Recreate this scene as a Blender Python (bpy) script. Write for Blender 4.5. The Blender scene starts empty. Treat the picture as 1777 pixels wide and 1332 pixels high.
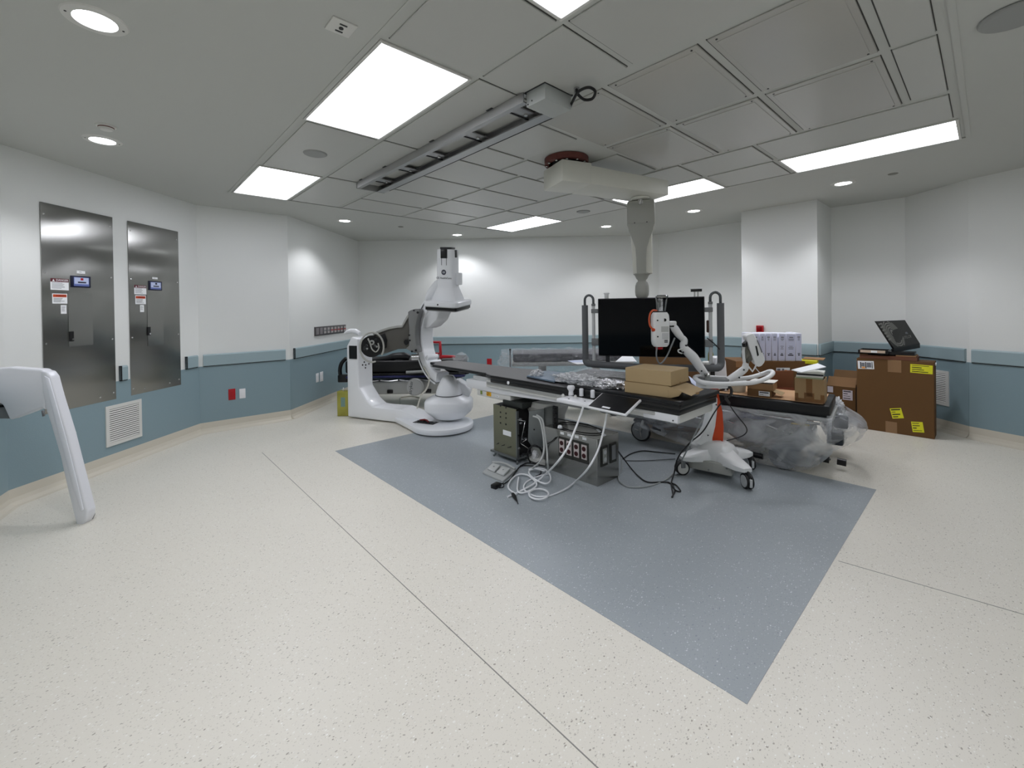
import bpy, bmesh, math, random
from mathutils import Vector, Matrix
import mathutils.noise as mnoise
PI = math.pi
S = bpy.context.scene
COL = S.collection

# ------------------------------------------------------------------ camera, world, exposure
EYE = Vector((0, 0, 1.56))
FPX, CX, CY = 757.41, 888.5, 541.287
YAW, PITCH, ROLL = math.radians(42.423), math.radians(-0.4445), math.radians(-0.8413)
fwd = Vector((math.sin(YAW) * math.cos(PITCH), math.cos(YAW) * math.cos(PITCH), math.sin(PITCH)))
rgt0 = Vector((math.cos(YAW), -math.sin(YAW), 0))
up0 = rgt0.cross(fwd)
rgt = rgt0 * math.cos(ROLL) + up0 * math.sin(ROLL)
upv = -rgt0 * math.sin(ROLL) + up0 * math.cos(ROLL)
cam = bpy.data.cameras.new('camera')
cam.sensor_width = 36
cam.sensor_fit = 'HORIZONTAL'
cam.lens = FPX / 1777 * 36
cam.shift_x = 0
cam.shift_y = -(666 - CY) / 1777
cam.clip_start = 0.05
camo = bpy.data.objects.new('camera', cam)
COL.objects.link(camo)
m = Matrix((rgt, upv, -fwd)).transposed().to_4x4()
m.translation = EYE
camo.matrix_world = m
S.camera = camo

wd = bpy.data.worlds.new('world')
S.world = wd
wd.use_nodes = True
wd.node_tree.nodes['Background'].inputs[0].default_value = (0.5, 0.55, 0.6, 1)
wd.node_tree.nodes['Background'].inputs[1].default_value = 0.05
S.view_settings.view_transform = 'Standard'
S.view_settings.look = 'None'
S.view_settings.exposure = 0.0
S.view_settings.gamma = 1.0
S.view_settings.use_curve_mapping = False
S.cycles.max_bounces = 8
S.cycles.diffuse_bounces = 6
S.cycles.glossy_bounces = 4
S.cycles.transparent_max_bounces = 12
S.cycles.transmission_bounces = 6
S.cycles.caustics_reflective = False
S.cycles.caustics_refractive = False
S.cycles.use_denoising = True
S.cycles.sample_clamp_indirect = 4.0
PANEL_L = 8.0       # radiance of the ceiling troffers
SPOT_W = 43.0       # each downlight
LENS_L = 20.0

# ------------------------------------------------------------------ turning measured directions into places in the room
def ray(x, y):
    return rgt * ((x - CX) / FPX) + upv * (-(y - CY) / FPX) + fwd
def onz(x, y, z):
    r = ray(x, y); return EYE + r * ((z - EYE.z) / r.z)
def onv(x, y, a, b):
    ax, ay = a[0], a[1]; nx, ny = -(b[1] - ay), b[0] - ax
    r = ray(x, y); t = (nx * ax + ny * ay) / (nx * r.x + ny * r.y); return EYE + r * t
def onx(x, y, X):
    r = ray(x, y); return EYE + r * (X / r.x)
def ony(x, y, Y):
    r = ray(x, y); return EYE + r * (Y / r.y)
FH = Vector((math.sin(YAW), math.cos(YAW), 0))
def dep(x, y, d):
    r = ray(x, y); return EYE + r * (d / r.dot(FH))

# ------------------------------------------------------------------ materials
def srgb(r, g, b):
    f = lambda c: ((c / 255) / 12.92 if c / 255 <= .04045 else ((c / 255 + .055) / 1.055) ** 2.4)
    return (f(r), f(g), f(b), 1)
MATS = {}
def mat(name, col, rough=.5, metal=0.0, bump=0.0, bscale=60, var=0.0, vscale=4, coat=0.0, trans=0.0, alpha=1.0, ior=1.45, emis=None, estr=0, stretch=None, spec=None, coord='Object'):
    if name in MATS: return MATS[name]
    M = bpy.data.materials.new(name); M.use_nodes = True
    nt = M.node_tree; b = nt.nodes['Principled BSDF']
    if len(col) == 3: col = (*col, 1)
    b.inputs['Base Color'].default_value = col
    b.inputs['Roughness'].default_value = rough
    b.inputs['Metallic'].default_value = metal
    b.inputs['IOR'].default_value = ior
    if spec is not None: b.inputs['Specular IOR Level'].default_value = spec
    if coat: b.inputs['Coat Weight'].default_value = coat; b.inputs['Coat Roughness'].default_value = .08
    if trans: b.inputs['Transmission Weight'].default_value = trans
    b.inputs['Alpha'].default_value = alpha
    if emis:
        b.inputs['Emission Color'].default_value = (*emis[:3], 1); b.inputs['Emission Strength'].default_value = estr
    if bump or var:
        tc = nt.nodes.new('ShaderNodeTexCoord'); mp = nt.nodes.new('ShaderNodeMapping')
        nt.links.new(tc.outputs[coord], mp.inputs[0])
        if stretch: mp.inputs['Scale'].default_value = stretch
    if var:
        n = nt.nodes.new('ShaderNodeTexNoise'); n.inputs['Scale'].default_value = vscale; n.inputs['Detail'].default_value = 4
        nt.links.new(mp.outputs[0], n.inputs[0])
        mx = nt.nodes.new('ShaderNodeMix'); mx.data_type = 'RGBA'
        mx.inputs[6].default_value = tuple(c * (1 - var) for c in col[:3]) + (1,)
        mx.inputs[7].default_value = tuple(min(1, c * (1 + var)) for c in col[:3]) + (1,)
        nt.links.new(n.outputs[0], mx.inputs[0]); nt.links.new(mx.outputs[2], b.inputs['Base Color'])
    if bump:
        n2 = nt.nodes.new('ShaderNodeTexNoise'); n2.inputs['Scale'].default_value = bscale; n2.inputs['Detail'].default_value = 3
        nt.links.new(mp.outputs[0], n2.inputs[0])
        bp = nt.nodes.new('ShaderNodeBump'); bp.inputs['Strength'].default_value = bump; bp.inputs['Distance'].default_value = .02
        nt.links.new(n2.outputs[0], bp.inputs['Height']); nt.links.new(bp.outputs[0], b.inputs['Normal'])
    MATS[name] = M
    return M

def floor_mat(name, base, dark, light, amount, vscale=62):
    M = bpy.data.materials.new(name); M.use_nodes = True
    nt = M.node_tree; N = nt.nodes; L = nt.links; b = N['Principled BSDF']
    tc = N.new('ShaderNodeTexCoord')
    def flecks(scale, seed, rot, thr, keep, sq):
        mp = N.new('ShaderNodeMapping'); mp.inputs['Location'].default_value = (seed, seed * 1.7, 0)
        mp.inputs['Rotation'].default_value = (0, 0, rot); mp.inputs['Scale'].default_value = (1, sq, 1)
        L.new(tc.outputs['Object'], mp.inputs[0])
        nz = N.new('ShaderNodeTexNoise'); nz.inputs['Scale'].default_value = 30; L.new(mp.outputs[0], nz.inputs[0])
        mxv = N.new('ShaderNodeMix'); mxv.data_type = 'VECTOR'; mxv.inputs[0].default_value = .02
        L.new(mp.outputs[0], mxv.inputs[4]); L.new(nz.outputs['Color'], mxv.inputs[5])
        v = N.new('ShaderNodeTexVoronoi'); v.voronoi_dimensions = '2D'; v.inputs['Scale'].default_value = scale
        L.new(mxv.outputs[1], v.inputs['Vector'])
        sep = N.new('ShaderNodeSeparateColor'); L.new(v.outputs['Color'], sep.inputs[0])
        a = N.new('ShaderNodeMath'); a.operation = 'LESS_THAN'; L.new(v.outputs['Distance'], a.inputs[0])
        sz = N.new('ShaderNodeMath'); sz.operation = 'MULTIPLY'; L.new(sep.outputs[1], sz.inputs[0]); sz.inputs[1].default_value = thr
        L.new(sz.outputs[0], a.inputs[1])
        k = N.new('ShaderNodeMath'); k.operation = 'LESS_THAN'; L.new(sep.outputs[0], k.inputs[0]); k.inputs[1].default_value = keep
        o = N.new('ShaderNodeMath'); o.operation = 'MULTIPLY'; L.new(a.outputs[0], o.inputs[0]); L.new(k.outputs[0], o.inputs[1])
        o2 = N.new('ShaderNodeMath'); o2.operation = 'MULTIPLY'; L.new(o.outputs[0], o2.inputs[0]); L.new(sep.outputs[2], o2.inputs[1])
        return o2.outputs[0]
    def mixc(fac, a, bcol, s=1.0):
        mx = N.new('ShaderNodeMix'); mx.data_type = 'RGBA'
        if s != 1.0:
            mm = N.new('ShaderNodeMath'); mm.operation = 'MULTIPLY'; mm.inputs[1].default_value = s; L.new(fac, mm.inputs[0]); fac = mm.outputs[0]
        L.new(fac, mx.inputs[0])
        if isinstance(a, tuple): mx.inputs[6].default_value = a
        else: L.new(a, mx.inputs[6])
        if isinstance(bcol, tuple): mx.inputs[7].default_value = bcol
        else: L.new(bcol, mx.inputs[7])
        return mx.outputs[2]
    nz = N.new('ShaderNodeTexNoise'); nz.inputs['Scale'].default_value = .9; nz.inputs['Detail'].default_value = 5
    L.new(tc.outputs['Object'], nz.inputs[0])
    c0 = mixc(nz.outputs[0], tuple(x * .96 for x in base[:3]) + (1,), tuple(min(1, x * 1.04) for x in base[:3]) + (1,))
    c1 = mixc(flecks(vscale, 3.1, .5, .30, amount, 1.5), c0, dark, .75)
    c2 = mixc(flecks(vscale * 1.7, 8.7, -.7, .36, amount * 1.1, 2.0), c1, dark, .55)
    c3 = mixc(flecks(vscale * 1.1, 15.3, 1.2, .34, amount * 1.1, 1.5), c2, light, .8)
    L.new(c3, b.inputs['Base Color'])
    b.inputs['Roughness'].default_value = .38
    b.inputs['Specular IOR Level'].default_value = .4
    nb = N.new('ShaderNodeTexNoise'); nb.inputs['Scale'].default_value = 5; L.new(tc.outputs['Object'], nb.inputs[0])
    bp = N.new('ShaderNodeBump'); bp.inputs['Strength'].default_value = .06; bp.inputs['Distance'].default_value = .02
    L.new(nb.outputs[0], bp.inputs['Height']); L.new(bp.outputs[0], b.inputs['Normal'])
    return M

def steel_mat(name, seed, col=(.31, .31, .295)):
    M = bpy.data.materials.new(name); M.use_nodes = True
    nt = M.node_tree; N = nt.nodes; L = nt.links; b = N['Principled BSDF']
    b.inputs['Base Color'].default_value = (*col, 1); b.inputs['Metallic'].default_value = 1.0; b.inputs['Roughness'].default_value = .25
    b.inputs['Anisotropic'].default_value = .97; b.inputs['Anisotropic Rotation'].default_value = 0.0
    tg = N.new('ShaderNodeCombineXYZ'); tg.inputs[0].default_value = .704; tg.inputs[1].default_value = .711; L.new(tg.outputs[0], b.inputs['Tangent'])
    tc = N.new('ShaderNodeTexCoord'); mp = N.new('ShaderNodeMapping'); mp.inputs['Location'].default_value = (seed, seed, seed)
    mp.inputs['Scale'].default_value = (1.0, 1.0, 1.1)
    L.new(tc.outputs['Object'], mp.inputs[0])
    n = N.new('ShaderNodeTexNoise'); n.inputs['Scale'].default_value = 2.0; n.inputs['Detail'].default_value = .4; L.new(mp.outputs[0], n.inputs[0])
    bp = N.new('ShaderNodeBump'); bp.inputs['Strength'].default_value = .34; bp.inputs['Distance'].default_value = .05
    L.new(n.outputs[0], bp.inputs['Height']); L.new(bp.outputs[0], b.inputs['Normal'])
    return M

def wrap_mat(name, tint=(.9, .92, .95), alpha=.3, rough=.12, bump=.9, bscale=14):
    """thin clear polythene: mostly see-through, glossy creases"""
    M = bpy.data.materials.new(name); M.use_nodes = True
    nt = M.node_tree; N = nt.nodes; L = nt.links; b = N['Principled BSDF']
    b.inputs['Base Color'].default_value = (*tint, 1); b.inputs['Roughness'].default_value = rough
    b.inputs['Specular IOR Level'].default_value = .8
    tc = N.new('ShaderNodeTexCoord'); mp = N.new('ShaderNodeMapping'); mp.inputs['Scale'].default_value = (1, 1, 1.6)
    L.new(tc.outputs['Object'], mp.inputs[0])
    n = N.new('ShaderNodeTexNoise'); n.inputs['Scale'].default_value = bscale; n.inputs['Detail'].default_value = 3; n.inputs['Distortion'].default_value = 1.2
    L.new(mp.outputs[0], n.inputs[0])
    bp = N.new('ShaderNodeBump'); bp.inputs['Strength'].default_value = bump; bp.inputs['Distance'].default_value = .05
    L.new(n.outputs[0], bp.inputs['Height']); L.new(bp.outputs[0], b.inputs['Normal'])
    r = N.new('ShaderNodeMapRange'); r.inputs['From Min'].default_value = .4; r.inputs['From Max'].default_value = .72
    r.inputs['To Min'].default_value = alpha * .6; r.inputs['To Max'].default_value = min(1, alpha * 1.9)
    L.new(n.outputs[0], r.inputs[0]); L.new(r.outputs[0], b.inputs['Alpha'])
    return M

WHITE_WALL = mat('wall_paint', srgb(226, 228, 226), .6, bump=.03, bscale=120)
CEIL_PAINT = mat('ceiling_paint', srgb(192, 194, 190), .75)
TILE_PAINT = mat('ceiling_tile_paint', srgb(190, 191, 187), .34)
PANEL_PAINT = mat('access_panel_paint', srgb(180, 179, 174), .22)
JOINT_SHADE = mat('joint_shadow_strip', srgb(70, 70, 68), .8)
WAINS = mat('wainscot_blue', srgb(132, 154, 162), .42, bump=.05, bscale=90)
RAILM = mat('crash_rail_blue', srgb(152, 172, 178), .4)
BASEM = mat('vinyl_base', srgb(206, 200, 186), .45)
DARKGAP = mat('dark_gap', srgb(34, 36, 38), .7)
FLOOR_B = floor_mat('speckled_beige_vinyl', srgb(223, 219, 208), srgb(120, 112, 98), srgb(245, 245, 240), .26)
FLOOR_G = floor_mat('speckled_grey_vinyl', srgb(156, 163, 167), srgb(125, 132, 142), srgb(212, 216, 218), .30)
WPL = mat('white_plastic', srgb(232, 233, 236), .32, coat=.2)
WPL2 = mat('off_white_plastic', srgb(214, 214, 210), .4)
GPL = mat('grey_plastic', srgb(122, 124, 126), .45)
DPL = mat('dark_plastic', srgb(46, 48, 50), .45)
BLK = mat('black_plastic', srgb(14, 14, 16), .35)
ALU = mat('aluminium', (.52, .52, .52), .38, metal=1, bump=.05, bscale=30, stretch=(1, 14, 1))
STEEL = mat('plain_steel', (.55, .55, .54), .25, metal=1)
CHROME = mat('chrome', (.75, .75, .76), .1, metal=1)
CARD = mat('cardboard', srgb(152, 116, 80), .8, var=.06, vscale=9)
CARD_L = mat('cardboard_light', srgb(196, 170, 128), .8, var=.04, vscale=9)
CARD_D = mat('cardboard_dark', srgb(108, 77, 44), .8, var=.06, vscale=9)
TAPE = mat('packing_tape', srgb(142, 110, 78), .3)
TAPE_Y = mat('packing_tape_amber', srgb(118, 78, 34), .25)
PAPER = mat('paper_white', srgb(238, 240, 242), .6)
YEL = mat('yellow_label', srgb(226, 222, 40), .55)
REDP = mat('red_plastic', srgb(170, 14, 26), .4)
ORANGE = mat('orange_plastic', srgb(205, 70, 22), .4)
INK = mat('black_ink', srgb(30, 30, 34), .7)
INKG = mat('grey_ink', srgb(120, 122, 128), .7)
RUB = mat('black_rubber', srgb(22, 22, 23), .6)
MATTR = mat('black_mattress_vinyl', srgb(14, 15, 18), .38, bump=.15, bscale=5)
LENS = mat('lamp_lens', (.9, .9, .9, 1), .4, emis=(.93, .96, 1.0), estr=LENS_L)
def troffer_mat():
    M = bpy.data.materials.new('troffer_diffuser'); M.use_nodes = True
    b = M.node_tree.nodes['Principled BSDF']
    b.inputs['Base Color'].default_value = (.8, .8, .8, 1); b.inputs['Roughness'].default_value = .5
    b.inputs['Emission Color'].default_value = (.93, .945, 1.03, 1); b.inputs['Emission Strength'].default_value = PANEL_L
    return M
TROFF = troffer_mat()

# ------------------------------------------------------------------ mesh building
class MB:
    def __init__(s): s.bm = bmesh.new(); s.mats = []
    def _mi(s, m):
        if m is None: return 0
        if m not in s.mats: s.mats.append(m)
        return s.mats.index(m)
    def _tagf(s, n0, m):
        i = s._mi(m)
        for f in s.bm.faces[n0:] if False else list(s.bm.faces)[n0:]: f.material_index = i
    def add(s, verts, faces, m=None, smooth=False):
        vs = [s.bm.verts.new(v) for v in verts]; i = s._mi(m)
        for f in faces:
            try:
                fc = s.bm.faces.new([vs[k] for k in f]); fc.material_index = i; fc.smooth = smooth
            except ValueError: pass
        return s
    def box(s, lo, hi, m=None, bev=0, seg=2, M=None):
        """axis box between corners lo and hi, then matrix M"""
        t = bmesh.new()
        bmesh.ops.create_cube(t, size=1)
        c = [(lo[i] + hi[i]) / 2 for i in range(3)]; d = [abs(hi[i] - lo[i]) for i in range(3)]
        for v in t.verts: v.co = Vector((v.co.x * d[0] + c[0], v.co.y * d[1] + c[1], v.co.z * d[2] + c[2]))
        if bev: bmesh.ops.bevel(t, geom=list(t.edges), offset=min(bev, min(d) * .45), segments=seg, profile=.5, affect='EDGES')
        return s._merge(t, m, M, smooth=bool(bev))
    def _merge(s, t, m, M=None, smooth=False):
        i = s._mi(m); mp = {}
        for v in t.verts: mp[v] = s.bm.verts.new(M @ v.co if M else v.co)
        for f in t.faces:
            try:
                g = s.bm.faces.new([mp[v] for v in f.verts]); g.material_index = i; g.smooth = smooth
            except ValueError: pass
        t.free(); return s
    def cyl(s, p0, p1, r0, r1=None, m=None, n=20, cap=True, smooth=True):
        p0, p1 = Vector(p0), Vector(p1); r1 = r0 if r1 is None else r1
        ax = (p1 - p0).normalized(); u = ax.orthogonal().normalized(); w = ax.cross(u)
        vs = []
        for p, r in ((p0, r0), (p1, r1)):
            for k in range(n):
                a = 2 * PI * k / n; vs.append(p + (u * math.cos(a) + w * math.sin(a)) * r)
        i = s._mi(m); bv = [s.bm.verts.new(v) for v in vs]
        for k in range(n):
            f = s.bm.faces.new([bv[k], bv[(k + 1) % n], bv[n + (k + 1) % n], bv[n + k]]); f.material_index = i; f.smooth = smooth
        if cap:
            if r0 > 1e-6: s.bm.faces.new(bv[:n][::-1]).material_index = i
            if r1 > 1e-6: s.bm.faces.new(bv[n:]).material_index = i
        return s
    def tube(s, pts, r, m=None, n=8, smoothing=0, cap=True, flat=None):
        """tube along a path; smoothing = Catmull subdivisions; r may be a list"""
        pts = [Vector(p) for p in pts]
        rs = list(r) if isinstance(r, (list, tuple)) else [r] * len(pts)
        if smoothing:
            q, qr = [], []
            for k in range(len(pts) - 1):
                a = pts[max(k - 1, 0)]; b = pts[k]; c = pts[k + 1]; d = pts[min(k + 2, len(pts) - 1)]
                for j in range(smoothing):
                    t = j / smoothing
                    q.append(.5 * ((2 * b) + (c - a) * t + (2 * a - 5 * b + 4 * c - d) * t * t + (3 * b - a - 3 * c + d) * t ** 3))
                    qr.append(rs[k] * (1 - t) + rs[k + 1] * t)
            q.append(pts[-1]); qr.append(rs[-1]); pts, rs = q, qr
        i = s._mi(m); rings = []; u = None
        for k, p in enumerate(pts):
            if k == 0: t = pts[1] - p
            elif k == len(pts) - 1: t = p - pts[-2]
            else: t = pts[k + 1] - pts[k - 1]
            if t.length < 1e-9: t = Vector((0, 0, 1))
            t.normalize()
            if u is None: u = t.orthogonal().normalized()
            u = (u - t * u.dot(t)); u = u.normalized() if u.length > 1e-6 else t.orthogonal().normalized()
            w = t.cross(u)
            rings.append([s.bm.verts.new(p + (u * math.cos(2 * PI * j / n) + w * math.sin(2 * PI * j / n)) * rs[k]) for j in range(n)])
        for a, b in zip(rings, rings[1:]):
            for j in range(n):
                f = s.bm.faces.new([a[j], a[(j + 1) % n], b[(j + 1) % n], b[j]]); f.material_index = i; f.smooth = True
        if cap:
            s.bm.faces.new(rings[0][::-1]).material_index = i; s.bm.faces.new(rings[-1]).material_index = i
        return s
    def prism(s, poly, vec, m=None, bev=0, seg=2, smooth=False):
        """polygon (3-D points) extruded by vec"""
        t = bmesh.new(); vec = Vector(vec)
        a = [t.verts.new(Vector(p)) for p in poly]; b = [t.verts.new(Vector(p) + vec) for p in poly]
        t.faces.new(a[::-1]); t.faces.new(b)
        for k in range(len(a)): t.faces.new([a[k], a[(k + 1) % len(a)], b[(k + 1) % len(a)], b[k]])
        bmesh.ops.recalc_face_normals(t, faces=list(t.faces))
        if bev: bmesh.ops.bevel(t, geom=list(t.edges), offset=bev, segments=seg, profile=.5, affect='EDGES', clamp_overlap=True)
        return s._merge(t, m, None, smooth=bool(bev) or smooth)
    def lathe(s, prof, c=(0, 0, 0), m=None, n=32, M=None, smooth=True, sq=None):
        """profile [(r,z)] revolved round z at c"""
        i = s._mi(m); c = Vector(c); rings = []
        for r, z in prof:
            ring = []
            for k in range(n):
                a = 2 * PI * k / n; x, y = math.cos(a), math.sin(a)
                if sq:
                    e = 2 / sq; x = math.copysign(abs(x) ** e, x); y = math.copysign(abs(y) ** e, y)
                v = Vector((x * r, y * r, z)) + c
                ring.append(s.bm.verts.new(M @ v if M else v))
            rings.append(ring)
        for a, b in zip(rings, rings[1:]):
            for k in range(n):
                f = s.bm.faces.new([a[k], a[(k + 1) % n], b[(k + 1) % n], b[k]]); f.material_index = i; f.smooth = smooth
        if prof[0][0] > 1e-5: s.bm.faces.new(rings[0][::-1]).material_index = i
        if prof[-1][0] > 1e-5: s.bm.faces.new(rings[-1]).material_index = i
        return s
    def ell(s, c, rx, ry, rz, m=None, u=16, v=10, M=None):
        t = bmesh.new(); bmesh.ops.create_uvsphere(t, u_segments=u, v_segments=v, radius=1)
        for q in t.verts: q.co = Vector((q.co.x * rx + c[0], q.co.y * ry + c[1], q.co.z * rz + c[2]))
        return s._merge(t, m, M, smooth=True)
    def build(s, name, parent=None, m=None, sharp=38, recalc=True):
        if recalc: bmesh.ops.recalc_face_normals(s.bm, faces=list(s.bm.faces))
        if not s.mats: s.mats = [m or WPL]
        lim = math.radians(sharp)
        for e in s.bm.edges:
            if len(e.link_faces) == 2 and e.calc_face_angle(0) > lim: e.smooth = False
        me = bpy.data.meshes.new(name); s.bm.to_mesh(me); s.bm.free()
        for q in s.mats: me.materials.append(q)
        o = bpy.data.objects.new(name, me); COL.objects.link(o)
        if parent is not None: child(o, parent)
        return o

def child(o, p):
    """parent keeping world placement (parents here are only translated / turned about z)"""
    o.parent = p
    o.matrix_parent_inverse = p['_inv'].to_list() if False else PMAT(p).inverted()
def PMAT(p):
    M = Matrix.Translation(p.location) @ p.rotation_euler.to_matrix().to_4x4()
    if p.parent: M = PMAT(p.parent) @ p.matrix_parent_inverse @ M
    return M
def tag(o, label=None, cat=None, group=None, kind=None):
    if label: o['label'] = label
    if cat: o['category'] = cat
    if group: o['group'] = group
    if kind: o['kind'] = kind
    return o
def thing(name, loc, label, cat, group=None):
    o = bpy.data.objects.new(name, None); COL.objects.link(o); o.location = loc
    o.empty_display_size = .1
    return tag(o, label, cat, group)
def frame(origin, xdir, zdir=(0, 0, 1)):
    """matrix with local x along xdir, z up"""
    x = Vector(xdir).normalized(); z = Vector(zdir).normalized(); y = z.cross(x).normalized(); z = x.cross(y)
    M = Matrix((x, y, z)).transposed().to_4x4(); M.translation = Vector(origin); return M
def text(body, size, M, m, parent, name='lettering', ext=.0004, align='CENTER'):
    c = bpy.data.curves.new(name, 'FONT'); c.body = body; c.size = size; c.align_x = align; c.align_y = 'CENTER'; c.extrude = ext
    c.resolution_u = 3
    c.materials.append(m)
    tmp = bpy.data.objects.new(name, c)
    me = bpy.data.meshes.new_from_object(tmp); me.name = name; bpy.data.objects.remove(tmp); bpy.data.curves.remove(c)
    o = bpy.data.objects.new(name, me); COL.objects.link(o); o.matrix_world = M
    if parent is not None:
        o.parent = parent; o.matrix_parent_inverse = PMAT(parent).inverted()
    return o
def face_frame(p, right, up):
    """matrix for text lying in the plane spanned by right, up"""
    x = Vector(right).normalized(); y = Vector(up).normalized(); z = x.cross(y)
    M = Matrix((x, y, z)).transposed().to_4x4(); M.translation = Vector(p); return M

# ------------------------------------------------------------------ the room
CZ = 2.96
PTS = dict(L9=(-2.6, 2.0), L8=(-.95, 4.25), L0=(-.66, 5.42), L1=(.81, 6.905), L2=(1.89, 6.88), L3=(3.656, 8.563),
           B2=(7.87, 4.35), R0=(7.74, 1.55), R1=(7.77, .75), R2=(7.24, .16), R3=(6.85, -.75), R4=(6.85, -3.2), N1=(-2.6, -3.2))
order = ['L9', 'L8', 'L0', 'L1', 'L2', 'L3', 'B2', 'R0', 'R1', 'R2', 'R3', 'R4', 'N1']
TH = .12
def inward(a, b):
    a, b = Vector(a), Vector(b); d = (b - a).normalized(); return Vector((d.y, -d.x))   # room lies to the right of a->b
def wall(name, a, b, rails=(), wains=True, side='x', z0=0.0, z1=CZ + .12, wain_spans=None, capl=()):
    a, b = Vector(a), Vector(b); d = (b - a).normalized(); n = inward(a, b); Ln = (b - a).length
    def P(s, t, z): q = a + d * s + n * t; return Vector((q.x, q.y, z))
    mb = MB(); e = .0
    mb.prism([P(-e, 0, z0), P(Ln + e, 0, z0), P(Ln + e, 0, z1), P(-e, 0, z1)], (-n.x * TH, -n.y * TH, 0), WHITE_WALL)
    w = tag(mb.build(name), kind='structure')
    if wains:
        for s0, s1 in (wain_spans or [(0, Ln)]):
            mb = MB(); mb.prism([P(s0, 0, .135), P(s1, 0, .135), P(s1, 0, .868), P(s0, 0, .868)], (n.x * .006, n.y * .006, 0), WAINS)
            mb.build('wainscot_panel', w)
    for r in rails:
        s0, s1 = r[0], r[1]
        prof = [(0, .872), (.022, .872), (.028, .878), (.028, 1.008), (.02, 1.022), (0, 1.022)]
        mb = MB(); mb.prism([P(s0, t, z) for t, z in prof], (d.x * (s1 - s0), d.y * (s1 - s0), 0), RAILM)
        cr = mb.build('crash_rail', w)
        mb = MB(); mb.prism([P(s0, t, z) for t, z in ((.004, .864), (.02, .864), (.02, .873), (.004, .873))], (d.x * (s1 - s0), d.y * (s1 - s0), 0), DARKGAP)
        mb.build('rail_lip', cr)
        for s in r[2:]:
            mb = MB(); mb.prism([P(s, t, z) for t, z in ((0, .868), (.03, .868), (.03, 1.024), (0, 1.024))], (d.x * .008, d.y * .008, 0), BLK)
            mb.build('rail_end_cap', cr)
    # coved vinyl base
    mb = MB()
    prof = [(0, 0), (0, .135), (.006, .135), (.008, .06), (.02, .028), (.05, .006), (.075, .001), (.075, 0)]
    mb.prism([P(0, t, z) for t, z in prof], (d.x * Ln, d.y * Ln, 0), BASEM)
    bo = mb.build('baseboard_' + side, w)
    return w, P, Ln
W = {}
sL = lambda p, a, b: (Vector(p[:2]) - Vector(a)).dot((Vector(b) - Vector(a)).normalized())
W['L9'] = wall('wall_left', PTS['L9'], PTS['L8'], side='left')
W['L8'] = wall('wall_left', PTS['L8'], PTS['L0'], rails=((0, 1.15),), side='left')
a, b = PTS['L0'], PTS['L1']
s1a, s1b, s2a, s2b = .28, .94, 1.115, 1.78
W['L0'] = wall('wall_left', a, b, rails=((.03, s1a - .02), (sL((.035, 6.12), a, b), sL((.085, 6.18), a, b), sL((.035, 6.12), a, b)), (1.86, 2.045, 1.86)),
               side='left')
a, b = PTS['L1'], PTS['L2']
W['L1'] = wall('wall_back_left', a, b, rails=((.045, 1.02),), side='back_left')
W['L2'] = wall('wall_back_left', PTS['L2'], PTS['L3'], rails=((.09, 2.42, .09),), side='back_left')
W['L3'] = wall('wall_back', PTS['L3'], PTS['B2'], rails=((.01, 1.555), (1.557, 5.95)), side='back')
W['B2'] = wall('wall_right', PTS['B2'], PTS['R0'], rails=((.01, 2.0),), side='right')
W['R0'] = wall('wall_right', PTS['R0'], PTS['R1'], rails=((.0, .79),), side='right')
W['R1'] = wall('wall_right', PTS['R1'], PTS['R2'], rails=((.0, .765),), side='right')
W['R2'] = wall('wall_right', PTS['R2'], PTS['R3'], rails=((.03, .98),), side='right')
W['R3'] = wall('wall_right', PTS['R3'], PTS['R4'], side='right')
W['R4'] = wall('wall_near', PTS['R4'], PTS['N1'], side='near')
W['N1'] = wall('wall_near', PTS['N1'], PTS['L9'], side='near')
# square column standing proud of the right wall
cx0, cx1, cy0, cy1 = 6.98, 7.80, 1.555, 2.51
mb = MB(); mb.box((cx0, cy0, 0), (cx1 + .05, cy1, CZ + .02), WHITE_WALL)
colm = tag(mb.build('wall_column'), kind='structure')
for nm, lo, hi, mm in (('wainscot_panel', (cx0 - .006, cy0 - .006, .135), (cx1 - .05, cy1 + .006, .868), WAINS),
                       ('crash_rail', (cx0 - .028, cy0 + .01, .872), (cx0, cy1 - .02, 1.022), RAILM),
                       ('crash_rail', (cx0 + .01, cy0 - .028, .872), (cx1 - .05, cy0, 1.022), RAILM),
                       ('rail_lip', (cx0 - .02, cy0, .864), (cx0, cy1 - .02, .874), DARKGAP),
                       ('rail_lip', (cx0, cy0 - .02, .864), (cx1 - .05, cy0, .874), DARKGAP),
                       ('baseboard_column', (cx0 - .01, cy0 - .01, 0), (cx1 - .05, cy1 + .01, .135), BASEM)):
    MB().box(lo, hi, mm, bev=.006 if 'rail' in nm and 'lip' not in nm else 0).build(nm, colm)

# floor
poly = [PTS[k] for k in order]
def polyobj(name, pts, z, m, th=.1, parent=None):
    mb = MB(); mb.prism([(p[0], p[1], z) for p in pts], (0, 0, -th), m); return mb.build(name, parent)
fl = tag(polyobj('floor', poly, 0, FLOOR_B), kind='structure')
gx0, gx1, gy0, gy1 = 1.157 * 1.56, 3.009 * 1.56, .414 * 1.56, 3.166 * 1.56
polyobj('grey_inlay', [(gx0, gy0), (gx1, gy0), (gx1, gy1), (gx0, gy1)], .0015, FLOOR_G, .001, fl)
SEAM = mat('floor_seam', srgb(140, 139, 133), .6)
def seam(p, q, w=.0022):
    p, q = Vector(p[:2]), Vector(q[:2]); d = (q - p).normalized(); n = Vector((-d.y, d.x)) * w
    mb = MB(); mb.prism([(*(p + n), .0012), (*(q + n), .0012), (*(q - n), .0012), (*(p - n), .0012)], (0, 0, -.001), SEAM); mb.build('floor_seam', fl)
q1, q2 = onz(455, 785, 0), onz(1030, 1325, 0)
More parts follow.
